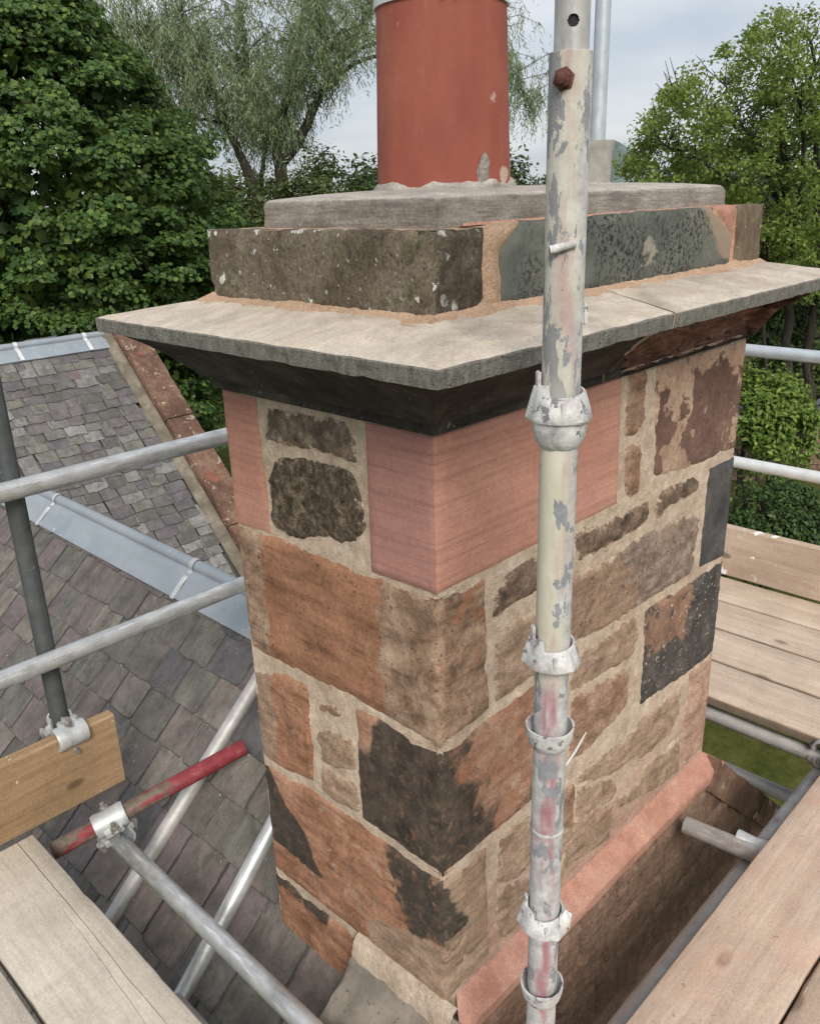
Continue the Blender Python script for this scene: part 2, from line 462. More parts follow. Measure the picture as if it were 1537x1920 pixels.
n = NB('rusty_bolt_steel')
c = n.ramp(n.noise(None, 90, 5, .7), [(.3, (.06, .026, .022)), (.6, (.15, .065, .052)), (.8, (.26, .13, .1))])
S['rust'] = n.out(c, .8, n.bump(n.noise(None, 200, 4, .7), .5, .003), metal=.2)

n = NB('red_painted_steel')
z = n.xyz(n.O)[2]
c = n.ramp(n.noise(n.O, 26, 5, .7), [(.3, (.17, .022, .03)), (.55, (.26, .04, .05)), (.75, (.36, .14, .14))])
c = speck(n, c, 120, .68, (.5, .3, .28), n.O, amt=.6)
dm = n.step(n.math('ADD', z, n.math('MULTIPLY', n.math('SUBTRACT', n.noise(n.O, 22, 5, .7), .5), .28)), .37, .32)
dm = n.math('MULTIPLY', dm, n.step(n.noise(n.map(n.O, (40, 40, 9)), 1, 4, .6), .38, .5))
c = n.mix(dm, c, n.ramp(n.noise(n.O, 60, 5, .7), [(.3, (.085, .06, .045)), (.7, (.2, .165, .125))]))
c = n.mix(n.step(n.math('ADD', z, n.math('MULTIPLY', n.noise(n.O, 40, 3, .6), .03)), .035, .02), c, (.09, .045, .035))
S['redpaint'] = n.out(c, .62, n.bump(n.noise(n.O, 110, 5, .7), .2, .003), spec=.4)

n = NB('flaking_cream_paint')
O = n.O
ox = n.xyz(O)
right = n.math('ADD', n.math('MULTIPLY', ox[0], .695), n.math('MULTIPLY', ox[1], -.718))   # one flank of the tube
z = ox[2]
cream = n.ramp(n.noise(O, 14, 5, .6), [(.3, (.50, .475, .37)), (.7, (.60, .575, .48))])
greyw = n.ramp(n.noise(O, 40, 6, .7), [(.25, (.24, .235, .235)), (.5, (.47, .465, .46)), (.75, (.68, .675, .67))])
gm = n.step(n.math('ADD', n.math('MULTIPLY', right, 36), n.math('MULTIPLY', n.math('SUBTRACT', n.noise(n.map(O, (12, 12, 5)), 1.5, 5, .65), .5), 2.6)), -.1, .7)
upper = n.step(n.math('ADD', z, n.math('MULTIPLY', n.math('SUBTRACT', n.noise(O, 9, 4, .6), .5), .14)), 1.28, 1.4)
low = n.step(n.math('ADD', z, n.math('MULTIPLY', n.math('SUBTRACT', n.noise(O, 9, 4, .6), .5), .1)), 1.0, .92)
c = n.mix(n.math('MAXIMUM', gm, n.math('MAXIMUM', n.math('MULTIPLY', upper, .35), low)), cream, greyw)
pk = n.math('MULTIPLY', n.step(n.noise(n.map(O, (22, 22, 4.5), (2, 9, 3)), 1.4, 4, .55), .47, .66), n.step(n.math('ABSOLUTE', n.math('SUBTRACT', right, n.math('MULTIPLY', low, -.004))), .021, .004))
c = n.mix(n.math('MULTIPLY', pk, n.math('ADD', .4, n.math('MULTIPLY', low, .4))), c, (.33, .1, .13))
fl = n.noise(n.map(O, (26, 26, 12), (1, 4, 8)), 1.5, 5, .6, .3)
fm = n.step(fl, .585, .595)
metal = n.ramp(n.noise(O, 70, 4, .6), [(.3, (.20, .21, .225)), (.7, (.31, .325, .345))])
c = n.mix(fm, c, metal)
fm2 = n.math('MULTIPLY', n.step(n.math('SUBTRACT', n.noise(n.map(O, (30, 30, 8), (5, 2, 1)), 1.4, 6, .66), n.math('MULTIPLY', right, 2.2)), .535, .555), upper)
c = n.mix(fm2, c, n.mix(n.noise(O, 60, 3, .6), (.19, .19, .2), (.33, .33, .34)))
c = speck(n, c, 90, .7, (.09, .085, .085), n.map(O, (1, 1, .6)), amt=.75)
h = n.math('SUBTRACT', n.math('MULTIPLY', n.noise(O, 130, 5, .75), .5), n.math('ADD', n.math('MULTIPLY', fm, .5), fm2))
S['polepaint'] = n.out(c, .6, n.bump(h, .45, .004), spec=.35)

n = NB('chipped_white_paint')
O = n.O
c = n.ramp(n.noise(O, 40, 6, .7), [(.3, (.30, .295, .29)), (.5, (.56, .555, .545)), (.7, (.74, .735, .72))])
c = n.mix(n.step(n.noise(n.map(O, (1, 1, 1), (4, 4, 4)), 48, 6, .7), .57, .6), c, n.mix(n.noise(O, 120, 3, .6), (.12, .12, .125), (.26, .26, .27)))
c = n.mix(n.math('MULTIPLY', n.step(n.noise(O, 26, 3, .5), .56, .68), .35), c, (.4, .2, .24))
S['cuppaint'] = n.out(c, .6, n.bump(n.noise(O, 130, 5, .75), .5, .004), spec=.35)

# lead and slate
n = NB('new_lead_sheet')
c = n.ramp(n.noise(None, 5, 5, .55), [(.3, (.245, .28, .31)), (.7, (.33, .37, .40))])
c = n.mix(n.math('MULTIPLY', n.step(n.noise(n.map(n.P, (9, 9, 9)), 2, 5, .7), .55, .72), .4), c, (.40, .445, .485))
c = n.mix(n.step(n.noise(None, 26, 3, .55), .735, .75), c, (.8, .82, .84))
S['lead'] = n.out(c, .5, n.bump(n.noise(None, 9, 4, .5), .15, .01), metal=.15, spec=.4)


def slate_mat(name, stops, streak=.5, k=1.0):
    n = NB(name)
    O = n.shift(n.O)
    base = n.ramp(n.rand, stops, 'CONSTANT')
    base = grainy(n, base, n.map(O, (22 * k, 3, 1)), 1, .4 * streak, 6, .7)          # grain along the slope
    base = grainy(n, base, O, 9 * k, .4, 6, .7)
    base = n.mix(.14, base, (.05, .045, .042))
    c = n.mix(n.math('MULTIPLY', n.step(nn(n, n.map(O, (14 * k, 4, 3), (5, 5, 5)), 1, 5, .6), .1, .5), streak), base, n.mix(.5, base, (.21, .155, .14)))
    c = n.mix(n.math('MULTIPLY', n.step(nn(n, n.map(O, (1, 1, 1), (4, 2, 6)), 13 * k, 7, .7, .4), 0.0, .4), .6), c, (.07, .066, .058))
    c = n.mix(n.math('MULTIPLY', n.step(nn(n, O, 8 * k, 6, .7), .12, .5), .55), c, (.23, .22, .175))
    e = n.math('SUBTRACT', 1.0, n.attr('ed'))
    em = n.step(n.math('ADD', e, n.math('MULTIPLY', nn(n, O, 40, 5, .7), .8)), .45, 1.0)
    c = n.mix(n.math('MULTIPLY', em, .72), c, (.035, .034, .03))                       # moss, with the dark shade of the joints painted along the edges
    c = speck(n, c, 50 * k, .70, (.46, .46, .41), O, amt=.85, w=.04)
    c = speck(n, c, 150 * k, .60, (.045, .045, .045), O, amt=.5)
    hh = n.math('ADD', n.noise(n.map(O, (30, 6, 3)), 1, 6, .7), n.math('MULTIPLY', n.noise(O, 60, 6, .75), .7))
    return n.out(c, .62, n.bump(hh, .8, .008), spec=.35)


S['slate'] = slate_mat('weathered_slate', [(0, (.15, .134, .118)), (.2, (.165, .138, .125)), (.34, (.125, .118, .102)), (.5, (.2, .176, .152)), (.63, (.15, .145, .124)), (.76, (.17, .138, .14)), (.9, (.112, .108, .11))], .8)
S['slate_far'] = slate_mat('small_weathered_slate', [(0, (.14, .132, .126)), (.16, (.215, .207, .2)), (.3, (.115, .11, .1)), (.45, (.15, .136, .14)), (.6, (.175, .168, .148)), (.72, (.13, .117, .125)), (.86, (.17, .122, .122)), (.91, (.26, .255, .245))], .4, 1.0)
n = NB('roofing_felt')
S['deck'] = n.out((.085, .08, .077), .95)

# timber
def wood(name, a, b, c2, dark, nail=.0, splash=None, smear=None, spots=0):
    n = NB(name)
    O = n.shift(n.O, 11)
    kn = n.noise(n.map(O, (.8, 2.4, 2.4)), 1.6, 3, .5)
    g = n.noise(n.map(O, (1.4, 34, 34)), 1, 7, .68, .7)
    wv = n.noise(n.map(O, (3, 85, 85)), 1, 4, .6, .2)
    c = n.ramp(n.math('ADD', n.math('MULTIPLY', g, .75), n.math('MULTIPLY', kn, .25)), [(.32, a), (.5, b), (.66, c2)])
    c = n.mix(n.math('MULTIPLY', n.step(wv, .52, .7), .2), c, dark)
    c = n.mix(n.math('MULTIPLY', n.step(n.noise(n.map(O, (2, 5, 5), (3, 3, 3)), 1.5, 6, .65), .5, .7), .4), c, tuple(x * 1.15 for x in c2))
    oz = n.xyz(n.O)[2]
    c = n.mix(n.math('MULTIPLY', n.step(oz, -.0035, -.012), .8), c, tuple(x * .3 for x in dark))      # grimy sawn edges, with the shade of the gaps painted in
    c = grainy(n, c, O, 6, .16, 6)
    c = grainy(n, c, n.map(O, (5, 60, 60)), 2, .1, 5)
    c = grainy(n, c, O, 150, .14)
    v = n.voro(n.map(O, (1.5, 3.2, 3.2)), 2.2)
    c = n.mix(n.math('MULTIPLY', n.step(v, .13, .06), .75), c, tuple(x * .5 for x in dark))
    c = speck(n, c, 130, .69, tuple(x * .5 for x in dark), O, amt=.55)
    c = speck(n, c, 30, .705, (.62, .58, .52), n.map(O, (1, 1, 1), (8, 2, 5)), amt=.7, w=.02)
    if splash:
        sv = n.voro(n.mix(.06, O, n.noise(O, 30, 3, .6, out='Color')), 15, out='Color')
        sd = n.voro(n.mix(.06, O, n.noise(O, 30, 3, .6, out='Color')), 15)
        sm = n.step(n.math('SUBTRACT', n.math('MULTIPLY', n.step(n.xyz(sv)[1], .5, 1.0), .38), sd), 0, .04)
        sm = n.math('MULTIPLY', sm, n.step(n.noise(O, 4, 3, .5), .4, .5))
        sm = n.math('MAXIMUM', sm, n.step(n.noise(n.map(O, (40, 90, 20)), 1, 4, .6), .71, .74))
        c = n.mix(sm, c, splash)
    if smear:
        c = n.mix(n.math('MULTIPLY', n.step(n.noise(O, 7, 6, .65), .53, .68), .6), c, smear)
        c = speck(n, c, 38, .69, tuple(x * .6 for x in dark), O, amt=.6, w=.03)
    h = n.math('ADD', n.math('MULTIPLY', g, .8), n.math('MULTIPLY', n.noise(O, 160, 4, .7), .35))
    return n.out(c, .85, n.bump(h, .4, .006), spec=.2)


S['board'] = wood('weathered_board', (.36, .31, .255), (.43, .375, .31), (.48, .43, .365), (.3, .25, .2))
S['board_left'] = wood('pale_grey_board', (.44, .39, .325), (.52, .465, .39), (.57, .52, .445), (.38, .325, .26))
S['board_pale'] = wood('dusty_board', (.44, .34, .26), (.52, .42, .33), (.58, .48, .39), (.36, .265, .195))
S['board_dusty'] = wood('mortar_dusted_board', (.44, .32, .245), (.51, .39, .305), (.55, .44, .355), (.37, .255, .19), smear=(.57, .36, .275))
S['toe_tan'] = wood('golden_board', (.235, .15, .08), (.315, .21, .118), (.38, .265, .16), (.17, .105, .055))
S['toe_white'] = wood('paint_splashed_board', (.38, .28, .205), (.45, .345, .265), (.5, .4, .32), (.3, .21, .15), splash=(.82, .81, .78))

# vegetation and ground
def leafmat(name, a, b, c3, tr=.3, rough=.5):
    n = NB(name)
    ri = n.n('ShaderNodeNewGeometry').outputs['Random Per Island']
    c = n.ramp(ri, [(0, a), (.45, b), (.85, c3), (1, tuple(min(1, x * 1.35) for x in c3))])
    bigv = n.noise(None, .9, 3, .5)
    c = n.mix(n.math('MULTIPLY', n.step(bigv, .42, .66), .45), c, n.mix(.5, c, c3))
    return n.out(c, rough, spec=.3, trans=(tr, n.mix(.35, c, c3)))


S['leaf_syc'] = leafmat('sycamore_leaf', (.04, .085, .028), (.062, .128, .034), (.13, .2, .045), .36)
S['leaf_willow'] = leafmat('willow_leaf', (.185, .24, .125), (.26, .325, .18), (.34, .405, .235), .45)
S['leaf_bright'] = leafmat('fresh_green_leaf', (.10, .15, .024), (.155, .225, .04), (.235, .31, .075), .48)
S['leaf_bush'] = leafmat('lime_green_leaf', (.075, .135, .022), (.12, .2, .035), (.2, .28, .06), .35)
S['leaf_olive'] = leafmat('olive_leaf', (.05, .07, .022), (.075, .1, .03), (.11, .135, .045), .3)
S['leaf_dark'] = leafmat('dark_shrub_leaf', (.025, .05, .016), (.04, .078, .022), (.07, .12, .032), .25)
n = NB('grey_brown_bark')
c = n.ramp(n.noise(n.map(n.P, (9, 9, 2.2)), 2, 6, .7), [(.3, (.024, .021, .017)), (.55, (.05, .043, .035)), (.78, (.09, .082, .066))])
S['bark'] = n.out(c, .95, n.bump(n.noise(n.map(n.P, (14, 14, 3)), 2, 6, .7), .8, .03))
n = NB('pale_bark')
c = n.ramp(n.noise(n.map(n.P, (9, 9, 2.2)), 2, 6, .7), [(.3, (.07, .062, .048)), (.55, (.12, .108, .085)), (.78, (.19, .175, .14))])
S['bark_pale'] = n.out(c, .95, n.bump(n.noise(n.map(n.P, (14, 14, 3)), 2, 6, .7), .8, .03))
n = NB('mossy_lawn')
c = n.ramp(n.noise(None, 2.2, 6, .65), [(.3, (.06, .075, .016)), (.5, (.095, .108, .024)), (.7, (.15, .145, .045))])
c = grainy(n, c, None, 9, .35, 6)
c = n.mix(n.math('MULTIPLY', n.step(n.noise(None, 14, 5, .7), .52, .7), .5), c, (.05, .075, .014))
c = speck(n, c, 40, .62, (.15, .15, .05), amt=.5)
S['lawn'] = n.out(c, .95, n.bump(n.noise(None, 45, 6, .8), 1, .05), spec=.1)
n = NB('grey_road')
S['road'] = n.out(n.ramp(n.noise(None, 6, 5, .6), [(.3, (.13, .13, .14)), (.7, (.2, .2, .215))]), .9)
n = NB('hazy_hillside')
S['hill'] = n.out(n.ramp(n.noise(None, .03, 6, .65), [(.35, (.10, .14, .135)), (.55, (.15, .19, .185)), (.7, (.2, .23, .22))]), 1.0, spec=0)  # blue-grey distance haze mixed into the hill's colour
n = NB('brown_coping_stone')
c = n.ramp(n.noise(None, 4.5, 6, .65), [(.3, (.075, .045, .033)), (.5, (.15, .085, .06)), (.68, (.24, .155, .112))])
c = speck(n, c, 16, .6, (.4, .33, .26), amt=.8, w=.07)
c = grainy(n, c, n.P, 30, .35, 6)
c = n.mix(n.step(n.noise(None, 3, 5, .6), .62, .72), c, (.3, .1, .07))
S['coping'] = n.out(c, .92, n.bump(n.noise(None, 24, 6, .75), .7, .012))
n = NB('grey_buff_coping_stone')
c = n.ramp(n.noise(None, 9, 6, .65), [(.3, (.115, .101, .086)), (.5, (.205, .18, .15)), (.72, (.33, .29, .24))])
c = speck(n, c, 90, .64, (.06, .055, .05), amt=.7)
c = n.mix(n.step(n.noise(None, 14, 5, .7), .64, .7), c, (.42, .33, .24))
S['skew'] = n.out(c, .92, n.bump(n.noise(None, 70, 6, .75), .7, .006))
n = NB('lime_fillet')
c = n.ramp(n.noise(None, 6, 6, .65), [(.3, (.10, .086, .064)), (.52, (.18, .155, .118)), (.72, (.30, .262, .21))])
S['limefillet'] = n.out(c, .95, n.bump(n.noise(None, 30, 6, .7), .6, .01))
n = NB('dark_wall_stone')
c = n.ramp(n.noise(n.shift(n.P, 3), 9, 6, .68, .4), [(.28, (.12, .072, .053)), (.5, (.27, .165, .118)), (.7, (.42, .275, .2))])
c = n.mix(n.math('MULTIPLY', n.rand, .5), c, (.23, .165, .128))
c = n.mix(n.step(n.noise(None, 15, 6, .7), .6, .68), c, (.25, .12, .085))
c = grainy(n, c, n.P, 70, .4, 6)
S['wallstone'] = n.out(c, .92, n.bump(n.math('ADD', n.noise(n.map(n.P, (20, 20, 40)), 1, 6, .75), n.noise(None, 90, 5, .7)), 1, .012), spec=.2)
n = NB('white_enamel')
S['white'] = n.out((.78, .78, .76), .4)
n = NB('black_bore_shade')
S['black_gap'] = n.out((.02, .02, .021), .7)
n = NB('white_plumage')
S['plume_w'] = n.out((.6, .6, .56), .8)
n = NB('black_plumage')
S['plume_b'] = n.out((.015, .016, .02), .6)

# ------------------------------------------------------------------ object helpers
BASE = {}


def tag(o, label=None, cat=None, group=None, kind=None):
    for k, v in (('label', label), ('category', cat), ('group', group), ('kind', kind)):
        if v:
            o[k] = v
    return o


def thing(name, loc, label, cat, group=None):
    o = bpy.data.objects.new(name, None)
    o.empty_display_size = 0.1
    col.objects.link(o)
    o.location = loc
    BASE[o.name] = Vector(loc)
    return tag(o, label, cat, group)


def base_of(p):
    return BASE.get(p.name, Vector((0, 0, 0))) if p else Vector((0, 0, 0))


def mesh_obj(name, me, parent=None, loc=None, rot=None):
    o = bpy.data.objects.new(name, me)
    col.objects.link(o)
    b = base_of(parent)
    if parent:
        o.parent = parent
    o.location = (Vector(loc) - b) if loc is not None else Vector((0, 0, 0))
    if rot is not None:
        o.rotation_mode = 'QUATERNION'
        o.rotation_quaternion = rot
    return o


def obj(name, v, f, mats, parent=None, base=None, smooth=True, sharp=38, midx=None, attrs=None):
    """a mesh object from world-space vertices; its origin is the thing's base (or `base`)"""
    me = bpy.data.meshes.new(name)
    b = base_of(parent) if parent else Vector(base if base is not None else (0, 0, 0))
    va = np.asarray(v, float).reshape(-1, 3) - np.array(b)
    me.from_pydata(va.tolist(), [], f)
    for m in (mats if isinstance(mats, (list, tuple)) else [mats]):
        me.materials.append(m)
    if midx is not None:
        me.polygons.foreach_set('material_index', np.asarray(midx, np.int32))
    if smooth:
        me.polygons.foreach_set('use_smooth', np.ones(len(me.polygons), bool))
        me.set_sharp_from_angle(angle=R(sharp))
    for k, a in (attrs or {}).items():
        at = me.attributes.new(k, 'FLOAT', 'POINT')
        at.data.foreach_set('value', np.asarray(a, np.float32))
    me.update()
    o = bpy.data.objects.new(name, me)
    col.objects.link(o)
    if parent:
        o.parent = parent
    else:
        o.location = b
    BASE[o.name] = b
    return o


class MB:
    def __init__(s):
        s.v, s.f = [], []

    def add(s, v, f):
        k = len(s.v)
        s.v += [tuple(x) for x in v]
        s.f += [tuple(i + k for i in q) for q in f]
        return s

    def box(s, c, d, M=None, bev=0.0):
        hx, hy, hz = (x / 2 for x in d)
        b = min(bev, hx * .9, hy * .9, hz * .9)
        bm = bmesh.new()
        bmesh.ops.create_cube(bm, size=1)
        for x in bm.verts:
            x.co = Vector((x.co.x * d[0], x.co.y * d[1], x.co.z * d[2]))
        if b > 0:
            bmesh.ops.bevel(bm, geom=bm.edges[:], offset=b, segments=2, affect='EDGES')
        M = M or Matrix()
        bm.verts.index_update()
        s.add([M @ x.co + Vector(c) for x in bm.verts], [[x.index for x in q.verts] for q in bm.faces])
        bm.free()
        return s

    def rings(s, rings, close=False, cap0=False, cap1=False, wrap=True):
        k = len(s.v)
        m = len(rings[0])
        for r_ in rings:
            s.v += [tuple(x) for x in r_]
        nr = len(rings)
        for i in range(nr if close else nr - 1):
            a, b = k + i * m, k + ((i + 1) % nr) * m
            for j in range(m if wrap else m - 1):
                j2 = (j + 1) % m
                s.f.append((a + j, a + j2, b + j2, b + j))
        if cap0:
            s.f.append(tuple(k + j for j in range(m))[::-1])
        if cap1:
            s.f.append(tuple(k + (nr - 1) * m + j for j in range(m)))
        return s

    def lathe(s, o, prof, axis=(0, 0, 1), segs=32, a0=0.0, a1=2 * math.pi, close=False, cap0=False, cap1=False, fn=None):
        ax = Vector(axis).normalized()
        u = ax.orthogonal().normalized()
        w_ = ax.cross(u)
        full = abs(a1 - a0 - 2 * math.pi) < 1e-6
        cnt = segs if full else segs + 1
        rs = []
        for i, (r_, h) in enumerate(prof):
            ring = []
            for j in range(cnt):
                a = a0 + (a1 - a0) * j / segs
                rr, hh = fn(i, r_, h, a) if fn else (r_, h)
                ring.append(Vector(o) + ax * hh + (u * math.cos(a) + w_ * math.sin(a)) * rr)
            rs.append(ring)
        return s.rings(rs, close=close, cap0=cap0, cap1=cap1, wrap=full)

    def cyl(s, p0, p1, r0, r1=None, segs=16):
        p0, p1 = Vector(p0), Vector(p1)
        L = (p1 - p0).length
        return s.lathe(p0, [(r0, 0), (r1 if r1 is not None else r0, L)], p1 - p0, segs, cap0=True, cap1=True)

    def limb(s, pts, rad, segs=8):
        """tapered tube through points"""
        pts = [Vector(p) for p in pts]
        rs = []
        u = None
        for i, p in enumerate(pts):
            d = (pts[min(i + 1, len(pts) - 1)] - pts[max(i - 1, 0)]).normalized()
            u = d.orthogonal().normalized() if u is None else (u - d * u.dot(d)).normalized()
            q = d.cross(u)
            rs.append([p + (u * math.cos(a) + q * math.sin(a)) * rad[i] for a in (2 * math.pi * j / segs for j in range(segs))])
        return s.rings(rs, cap0=True, cap1=True)

    def build(s, name, mats, parent=None, base=None, **k):
        return obj(name, s.v, s.f, mats, parent, base, **k)


def nz(x, y, z, s=1.0, o=3):
    return noise.fractal(Vector((x * s, y * s, z * s)), 0.9, 2.0, o)


# ------------------------------------------------------------------ ground and far setting
GZ = -7.5
H = Vector((0.71036, 0.70384, 0))        # the way the camera faces, level
SD = Vector((0.70384, -0.71036, 0))      # to its right
EYE = Vector((-0.9516, -0.8857, 0))


def away(dist, side, up):
    return EYE + H * dist + SD * side + Vector((0, 0, up))


m = MB()
gx = [-900, -200, -60, -20] + list(range(-16, 41, 4)) + [60, 120, 300, 1500]
vv = [(x, y, GZ + 0.06 * noise.noise(Vector((x * .2, y * .2, 0)))) for y in gx for x in gx]
k = len(gx)
ff = [(j * k + i, j * k + i + 1, (j + 1) * k + i + 1, (j + 1) * k + i) for j in range(k - 1) for i in range(k - 1)]
tag(obj('lawn', vv, ff, S['lawn']), kind='structure')
a, b_ = away(26.5, 2, 0), away(26.5, 40, 0)
c_, d_ = away(31, 40, 0), away(31, 2, 0)
tag(obj('road', [(p.x, p.y, GZ + .14) for p in (a, b_, c_, d_)], [(0, 1, 2, 3)], S['road']), kind='structure')
hv, hf = [], []
NU = 40
for j in range(12):
    for i in range(NU):
        sx = 120 + i * 6.0
        q = away(850 + j * 25, sx, 0)
        prof = 43 * math.exp(-((sx - 226) / 24) ** 2) + 12 * math.exp(-((sx - 270) / 60) ** 2)
        z = (prof + 3 * nz(sx * .05, j * .4, 0)) * math.sin(math.pi * min(1, (j + .2) / 11))
        hv.append((q.x, q.y, GZ - 3 + max(0, z + 8) if j else GZ - 4))
for j in range(11):
    for i in range(NU - 1):
        hf.append((j * NU + i, j * NU + i + 1, (j + 1) * NU + i + 1, (j + 1) * NU + i))
tag(obj('hill', hv, hf, S['hill']), kind='structure')


# ------------------------------------------------------------------ chimney stack
WX, WY = 1.160, 0.587
stack = thing('chimney_stack', (0.58, 0.29, -1.6),
              'tall rectangular sandstone chimney stack freshly repointed with buff mortar, carrying the red pot', 'chimney stack')


def resample(P, step, closed=True):
    out, src = [], []
    n_ = len(P)
    for i in range(n_ if closed else n_ - 1):
        a_, b2 = np.array(P[i]), np.array(P[(i + 1) % n_])
        k_ = max(1, int(round(np.linalg.norm(b2 - a_) / step)))
        for t in range(k_):
            out.append(a_ + (b2 - a_) * t / k_)
    return np.array(out)


def edge_dist(pts, poly, skip=None):
    d = np.full(len(pts), 9.0)
    n_ = len(poly)
    for i in range(n_):
        a_, b2 = poly[i], poly[(i + 1) % n_]
        if skip is not None and skip(a_, b2):
            continue
        ab = b2 - a_
        L = ab @ ab
        if L < 1e-12:
            continue
        t = np.clip(((pts - a_) @ ab) / L, 0, 1)
        d = np.minimum(d, np.linalg.norm(pts - (a_ + t[:, None] * ab), axis=1))
    return d


def inside(pts, poly):
    r_ = np.zeros(len(pts), bool)
    n_ = len(poly)
    for i in range(n_):
        x1, y1 = poly[i]
        x2, y2 = poly[(i + 1) % n_]
        if y1 == y2:
            continue
        cnd = (y1 > pts[:, 1]) != (y2 > pts[:, 1])
        xi = (x2 - x1) * (pts[:, 1] - y1) / (y2 - y1) + x1
        r_ ^= cnd & (pts[:, 0] < xi)
    return r_


def corner_chip(z, seed=0.0):
    if z > -.645 and z < -.355:        # the new sawn quoin keeps a crisp arris
        return 0.0012 + .0006 * nz(1, 2, z, 30)
    return 0.0015 + 0.006 * max(0, nz(1.7 + seed, 2.1, z, 22)) + 0.003 * max(0, nz(5, 9, z, 70))


def stone_face(poly, style, seed, corner=False, step=0.011, soft=None):
    """triangulated face of one stone: (u, z, depth outward) plus triangles and boundary loop"""
    rs = random.Random(seed)
    P = [tuple(p) for p in poly]
    if style == 'rubble':        # round the outline and make it ragged
        B = resample(P, 0.012)
        B = np.array([(B[i - 1] + 2 * B[i] + B[(i + 1) % len(B)]) / 4 for i in range(len(B))])
        amp = 0.0042
        cc_, hx_ = (B.min(0) + B.max(0)) / 2, (B.max(0) - B.min(0)) / 2
        B = cc_ + (B - cc_) * (1 + .0085 / hx_)
    else:
        B = resample(P, 0.012)
        amp = {'sawn': 0.0006, 'tooled': 0.0022}.get(style, .002)
    for i in range(len(B)):
        if corner and B[i][0] < 1e-5:
            B[i][1] += 0
            continue
        B[i] += amp * np.array([nz(B[i][0] * 1 + seed, B[i][1], 3.3, 55), nz(B[i][0], B[i][1] + seed, 7.7, 55)])
        if corner and B[i][0] < .002:
            B[i][0] = .002
    lo, hi = B.min(0), B.max(0)
    gxs = np.arange(lo[0] + step / 2, hi[0], step)
    gys = np.arange(lo[1] + step / 2, hi[1], step * .9)
    G = np.array([(x + (step / 2 if j % 2 else 0) + rs.uniform(-.2, .2) * step, y + rs.uniform(-.2, .2) * step) for j, y in enumerate(gys) for x in gxs])
    sk = (lambda a_, b2: a_[0] < 1e-5 and b2[0] < 1e-5) if corner else None
    if len(G):
        ins = inside(G, B) & (edge_dist(G, B) > step * .45)
        G = G[ins]
    allp = np.vstack([B, G]) if len(G) else B
    nb = len(B)
    res = geometry.delaunay_2d_cdt([Vector(p) for p in allp], [(i, (i + 1) % nb) for i in range(nb)], [], 1, 1e-6)
    vs_, fs = np.array([tuple(v) for v in res[0]]), [tuple(t) for t in res[2]]
    ed = edge_dist(vs_, B, sk)
    dep = np.zeros(len(vs_))
    for i, (x, y) in enumerate(vs_):
        d = ed[i]
        if style == 'rubble':
            dep[i] = -0.0075 + 0.0100 * (1 - math.exp(-d / .006)) + 0.0036 * nz(x + seed, y, seed, 12, 4) + 0.0034 * nz(x, y + seed, seed, 45, 4) \
                + .003 * nz(x * .6 + y * .5, y * 3, seed, 20)
        elif style == 'tooled':
            dep[i] = -0.006 * math.exp(-d / .006) + .001 + 0.0028 * nz(x + seed, y, seed, 9) + 0.0012 * nz(x, y, seed, 50)
        else:
            dep[i] = -0.0035 * math.exp(-d / .0035) + .0012 + 0.0006 * nz(x + seed, y, seed, 12)
        if corner:
            wgt = math.exp(-x / .006)
            dep[i] = dep[i] * (1 - wgt) - corner_chip(y) * wgt
    loop = {}
    for i in range(len(vs_)):
        pass
    # boundary edges of the triangulation
    cnt = {}
    for t in fs:
        for a_, b2 in ((t[0], t[1]), (t[1], t[2]), (t[2], t[0])):
            key = (min(a_, b2), max(a_, b2))
            cnt[key] = (a_, b2) if key not in cnt else None
    bed = [e for e in cnt.values() if e]
    return vs_, dep, fs, bed, ed


def stone(name, faces, mat, parent, seed, step=0.011, masks=None, back=0.035, label=None):
    """faces: list of (plane, polygon, style, corner). plane 'L' is x = 0, 'R' is y = 0."""
    V, F, at = [], [], {'peel': [], 'soot': [], 'ed': []}
    for plane, poly, style, corner, off in faces:
        vs_, dep, fs, bed, ed_ = stone_face(poly, style, seed, corner, step)
        k0 = len(V)

        def put(u, z, d):
            if plane == 'L':
                return (-d - off, u, z)
            if plane == 'R':
                return (u, -d - off, z)
        for i, (u, z) in enumerate(vs_):
            d = dep[i]
            if corner:           # the two faces share the arris
                wgt = math.exp(-u / .006)
                uu = u + corner_chip(z) * wgt
                V.append(put(uu, z, d) if u > 1e-5 else put(corner_chip(z) - off * 0, z, d))
            else:
                V.append(put(u, z, d))
            for kk in at:
                at[kk].append(min(1.0, ed_[i] / .028) if kk == 'ed' else (masks[kk](plane, u, z) if masks and kk in masks else 0.0))
        flip = plane == 'L'
        for t in fs:
            t = t if not flip else t[::-1]
            F.append(tuple(i + k0 for i in t))
        bmap = {}
        for a_, b2 in bed:
            if corner and vs_[a_][0] < 1e-5 and vs_[b2][0] < 1e-5:
                continue
            for i in (a_, b2):
                if i not in bmap:
                    bmap[i] = len(V)
                    u, z = vs_[i]
                    V.append(put(max(u, 0.004) if corner else u, z, dep[i] - back))
                    for kk in at:
                        at[kk].append(at[kk][k0 + i])
            q = (b2 + k0, a_ + k0, bmap[a_], bmap[b2])
            F.append(q if not flip else q[::-1])
    o = obj(name, V, F, mat, parent, attrs=at, sharp=50)
    if label:
        o['label'] = label
    return o


def sm(x, a_, b2):
    t = min(1, max(0, (x - a_) / (b2 - a_)))
    return t * t * (3 - 2 * t)


